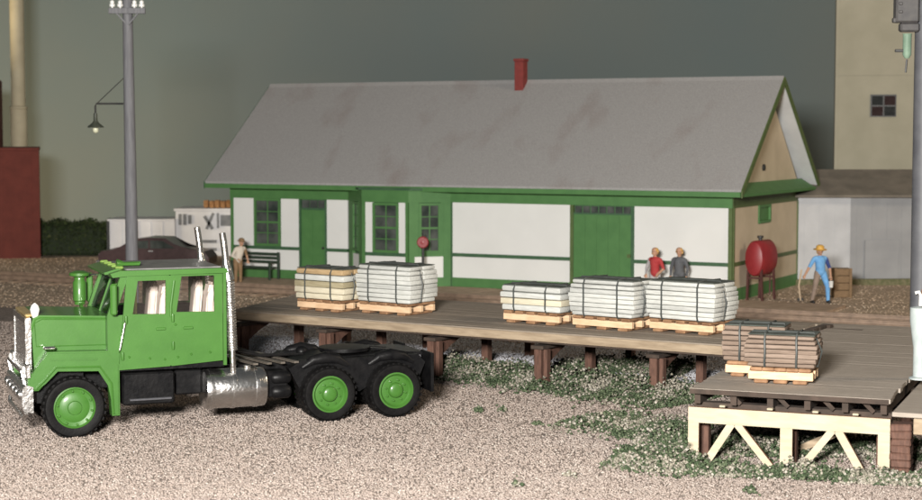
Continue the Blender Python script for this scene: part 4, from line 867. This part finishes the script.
# ------------------------------------------------------------------ people: one continuous surface, coloured by the garment it belongs to
def person(loc, rz, prims, label, extra=(), scale=1.):
    """prims: (p0, p1, r0, r1, material, (sx, sy))"""
    r = root('person', label, 'person', loc, rz); mb = MB()
    for p0, p1, r0, r1, m, sc in prims:
        p0, p1 = Vector(p0), Vector(p1); d = p1-p0; ln = max(d.length, 1e-3); prof = []
        for k in range(5): a = math.pi/2*k/4; prof.append((r0*math.sin(a), -r0*math.cos(a)))
        for k in range(5): a = math.pi/2*k/4; prof.append((r1*math.cos(a), ln+r1*math.sin(a)))
        mb.lathe(prof, p0, d if d.length > 1e-3 else (0, 0, 1), 14, *sc)
    me = bpy.data.meshes.new('tmp'); bmesh.ops.recalc_face_normals(mb.bm, faces=mb.bm.faces[:]); mb.bm.to_mesh(me); mb.bm.free()
    o = bpy.data.objects.new('tmp', me); COL.objects.link(o)
    md = o.modifiers.new('r', 'REMESH'); md.mode = 'VOXEL'; md.voxel_size = .014
    sm = o.modifiers.new('s', 'SMOOTH'); sm.iterations = 3; sm.factor = .5
    dg = bpy.context.evaluated_depsgraph_get(); nm = bpy.data.meshes.new_from_object(o.evaluated_get(dg)); bpy.data.objects.remove(o)
    n = len(nm.polygons); c = np.zeros(n*3); nm.polygons.foreach_get('center', c); c = c.reshape(-1, 3); best = np.full(n, 1e9); bi = np.zeros(n, int)
    mats = []
    for p0, p1, r0, r1, m, sc in prims:
        if m not in mats: mats.append(m)
        a = np.array(p0, float); b = np.array(p1, float); d = b-a; l2 = max(d@d, 1e-9); t = np.clip(((c-a)@d)/l2, 0, 1)
        dist = np.linalg.norm(c-(a+t[:, None]*d), axis=1)-(r0+(r1-r0)*t); q = dist < best; best[q] = dist[q]; bi[q] = mats.index(m)
    nm.materials.clear()
    for m in mats: nm.materials.append(m)
    nm.polygons.foreach_set('material_index', bi.astype(np.int32)); nm.polygons.foreach_set('use_smooth', np.ones(n, bool)); nm.update()
    b = bpy.data.objects.new('body', nm); COL.objects.link(b); b.parent = r
    for nme, m, fn in extra:
        e = MB(); fn(e); e.build(nme, m, r, True)
    r.scale = (scale,)*3
    return r
SKIN = mat('skin', (.45, .25, .16), (.5, .29, .19), rough=.6)
def figure(top, leg1, leg2, shoe, arms, head=(0, -.02, 1.60), lean=0., hand=SKIN, hips=.98, feet=((-.12, -.04), (.12, .02)), knee=((-.11, -.05), (.11, .0)), hand2=None):
    hx, hy, hz_ = head; one = (1, 1); sh = Vector((hx*.7, hy*.6+.0, 1.40))
    P = [((0, 0, hips), (hx*.3, hy*.3, 1.15), .155, .15, top, one), ((hx*.3, hy*.3, 1.12), (hx*.6, hy*.6, 1.33), .15, .165, top, one),
         ((sh.x-.14, sh.y, 1.385), (sh.x+.14, sh.y, 1.385), .085, .085, top, one), ((sh.x, sh.y, 1.40), (hx, hy, 1.54), .062, .056, SKIN, one),
         ((hx, hy, 1.60), (hx, hy-.01, 1.68), .088, .098, SKIN, one), ((hx, hy-.075, 1.555), (hx, hy-.06, 1.60), .045, .06, SKIN, one),
         ((hx, hy-.10, 1.63), (hx, hy-.125, 1.605), .016, .022, SKIN, one), ((hx-.1, hy, 1.62), (hx-.1, hy+.01, 1.65), .016, .018, SKIN, one), ((hx+.1, hy, 1.62), (hx+.1, hy+.01, 1.65), .016, .018, SKIN, one)]
    for s, lm, (fx_, fy_), (kx, ky) in ((-1, leg1, feet[0], knee[0]), (1, leg2, feet[1], knee[1])):
        P += [((s*.085, 0, hips-.05), (kx, ky, .52), .11, .078, lm, one), ((kx, ky, .52), (fx_, fy_, .10), .076, .056, lm, one),
              ((fx_, fy_+.05, .05), (fx_, fy_-.15, .045), .052, .045, shoe, one)]
    for s, (el, hn), am, slv in arms:
        shp = Vector((sh.x+s*.19, sh.y, 1.37)); el, hn = Vector(el), Vector(hn)
        P += [(shp, el, .07, .052, am, one), (el, hn, .048, .034, slv, one)]
        d = (hn-el).normalized(); u, v = axes(d); pc = hn+d*.06
        P += [(hn, pc, .034, .04, hand, one)]
        for k in range(4):
            o_ = u*(k-1.5)*.026; P.append((pc+o_, pc+o_+d*(.055+.012*(1 if k in (1, 2) else 0))+v*.03, .014, .011, hand, one))
        P.append((hn+d*.02+u*.035, hn+d*.07+u*.07+v*.02, .015, .012, hand, one))
    return P
def hair_fn(h, r=.112, back=.03, low=1.6):
    def f(e):
        e.ball((h[0], h[1]+back*.6, 1.685), r, 3, (1, 1.05, .82)); e.ball((h[0], h[1]+back+.035, low+.02), r*.82, 3, (1.05, .75, 1.0))
        for k in range(9):
            a = k/8*math.pi; e.ball((h[0]+math.cos(a)*.09, h[1]+.02+math.sin(a)*.07, low+random.uniform(-.03, .06)), .04, 2)
    return f
def eyes_fn(h):
    def f(e):
        for s in (-1, 1): e.ball((h[0]+s*.036, h[1]-.098, 1.645), .013, 1)
    return f
EYE = mat('eye_dark', (.02, .015, .012), rough=.3); MOUTH = mat('mouth', (.25, .06, .05), rough=.6)
def mouth_fn(h):
    def f(e): e.box(h[0]-.03, h[0]+.03, h[1]-.118, h[1]-.10, 1.565, 1.577, .003)
    return f
def face_parts(h): return [('eyes', EYE, eyes_fn(h)), ('mouth', MOUTH, mouth_fn(h))]
BLOND = mat('hair_blond', (.50, .27, .06), (.62, .38, .12), rough=.6, scale=20); HATY = mat('hat_yellow', (.55, .30, .05), (.66, .40, .10), rough=.6, scale=12)
REDT = mat('cloth_red', (.36, .03, .035), (.45, .05, .05), rough=.8); GREYC = mat('cloth_grey', (.085, .09, .10), (.12, .125, .135), rough=.8); PALEC = mat('cloth_pale', (.38, .36, .36), rough=.8)
BLUE = mat('cloth_blue', (.13, .33, .62), (.18, .42, .74), rough=.8); NAVY = mat('cloth_navy', (.03, .055, .20), (.05, .08, .26), rough=.8); TAUPE = mat('cloth_taupe', (.22, .165, .13), (.28, .21, .17), rough=.8); BLACKS = mat('shoe_black', (.015, .015, .016), rough=.5)
CREAM = mat('cloth_cream', (.58, .52, .44), (.68, .61, .53), rough=.8); BROWNC = mat('cloth_brown', (.20, .12, .06), (.27, .17, .09), rough=.8)
# worker in blue: leaning, image-left arm out with a tool
h = (-.06, -.10, 1.6)
person(G(820, 303), RS(8), figure(BLUE, TAUPE, BLUE, BLACKS, [(-1, ((-.42, -.16, 1.12), (-.60, -.30, .90)), BLUE, SKIN), (1, ((.30, .02, 1.08), (.28, -.14, .84)), NAVY, SKIN)], head=h, feet=((-.26, -.02), (.22, -.10)), knee=((-.20, -.10), (.20, -.10))),
       'worker in blue overalls and yellow hat holding a pale tool', face_parts(h)+[('hat', HATY, lambda e: (e.lathe([(.20, 0), (.21, .012), (.13, .03), (.125, .10), (.08, .145), (0, .155)], (h[0], h[1], 1.66), (0, -.12, 1), 24), e.ball((h[0], h[1]+.06, 1.60), .095, 2)))], scale=1.03)
tl = root('hand_tool', 'pale long handled tool held by the worker in blue', 'tool', G(800.5, 301))
MB().tube([(0, 0, .02), (-.06, 0, .5), (.02, .0, 1.02)], .028, 8).build('handle', mat('handle_wood', (.50, .38, .26), rough=.6), tl, True)
MB().box(-.10, .10, -.02, .03, .0, .10, .01).build('blade', IRON, tl)
bk = root('white_bucket', 'small white can hanging from the hand of the worker in blue', 'can', G(829, 303)+Vector((0, -.25, .52)))
MB().lathe([(0, 0), (.06, 0), (.075, .2), (.065, .2), (.055, .02), (0, .02)], (0, 0, 0), (0, 0, 1), 14).build('shell', PORC, bk, True)
MB().tube([(-.07, 0, .2), (-.05, 0, .29), (.05, 0, .29), (.07, 0, .2)], .008, 6).build('bail', IRON, bk)
h = (0., -.03, 1.6)
person(G(655, 303), RS(-35), figure(REDT, PALEC, PALEC, BLACKS, [(-1, ((-.30, -.02, 1.10), (-.22, -.20, .92)), PALEC, PALEC), (1, ((.29, -.0, 1.10), (.20, -.18, .95)), REDT, SKIN)], head=h), 'blond person in a red top standing behind the lumber near the wall', face_parts(h)+[('hair', BLOND, hair_fn(h))])
h2 = (.0, -.02, 1.6)
person(G(679, 303), RS(-25), figure(GREYC, GREYC, GREYC, BLACKS, [(-1, ((-.28, .02, 1.10), (-.25, -.12, .86)), GREYC, GREYC), (1, ((.28, .02, 1.10), (.26, -.10, .86)), GREYC, GREYC)], head=h2), 'blond person in a dark grey jacket standing beside the red top', face_parts(h2)+[('hair', BLOND, hair_fn(h2))])
h3 = (.10, -.12, 1.6)
person(G(238, 284.5), RS(35), figure(CREAM, BROWNC, BROWNC, BLACKS, [(-1, ((-.30, -.12, 1.12), (-.16, -.32, 1.0)), CREAM, CREAM), (1, ((.34, -.08, 1.12), (.30, -.26, .92)), BROWNC, SKIN)], head=h3), 'person in a cream shirt and brown trousers beside the bench', face_parts(h3)+[('cap', BROWNC, lambda e: e.lathe([(.16, 0), (.165, .012), (.115, .03), (.11, .09), (.06, .125), (0, .13)], (h3[0], h3[1], 1.67), (.05, -.15, 1), 20))], scale=.93)
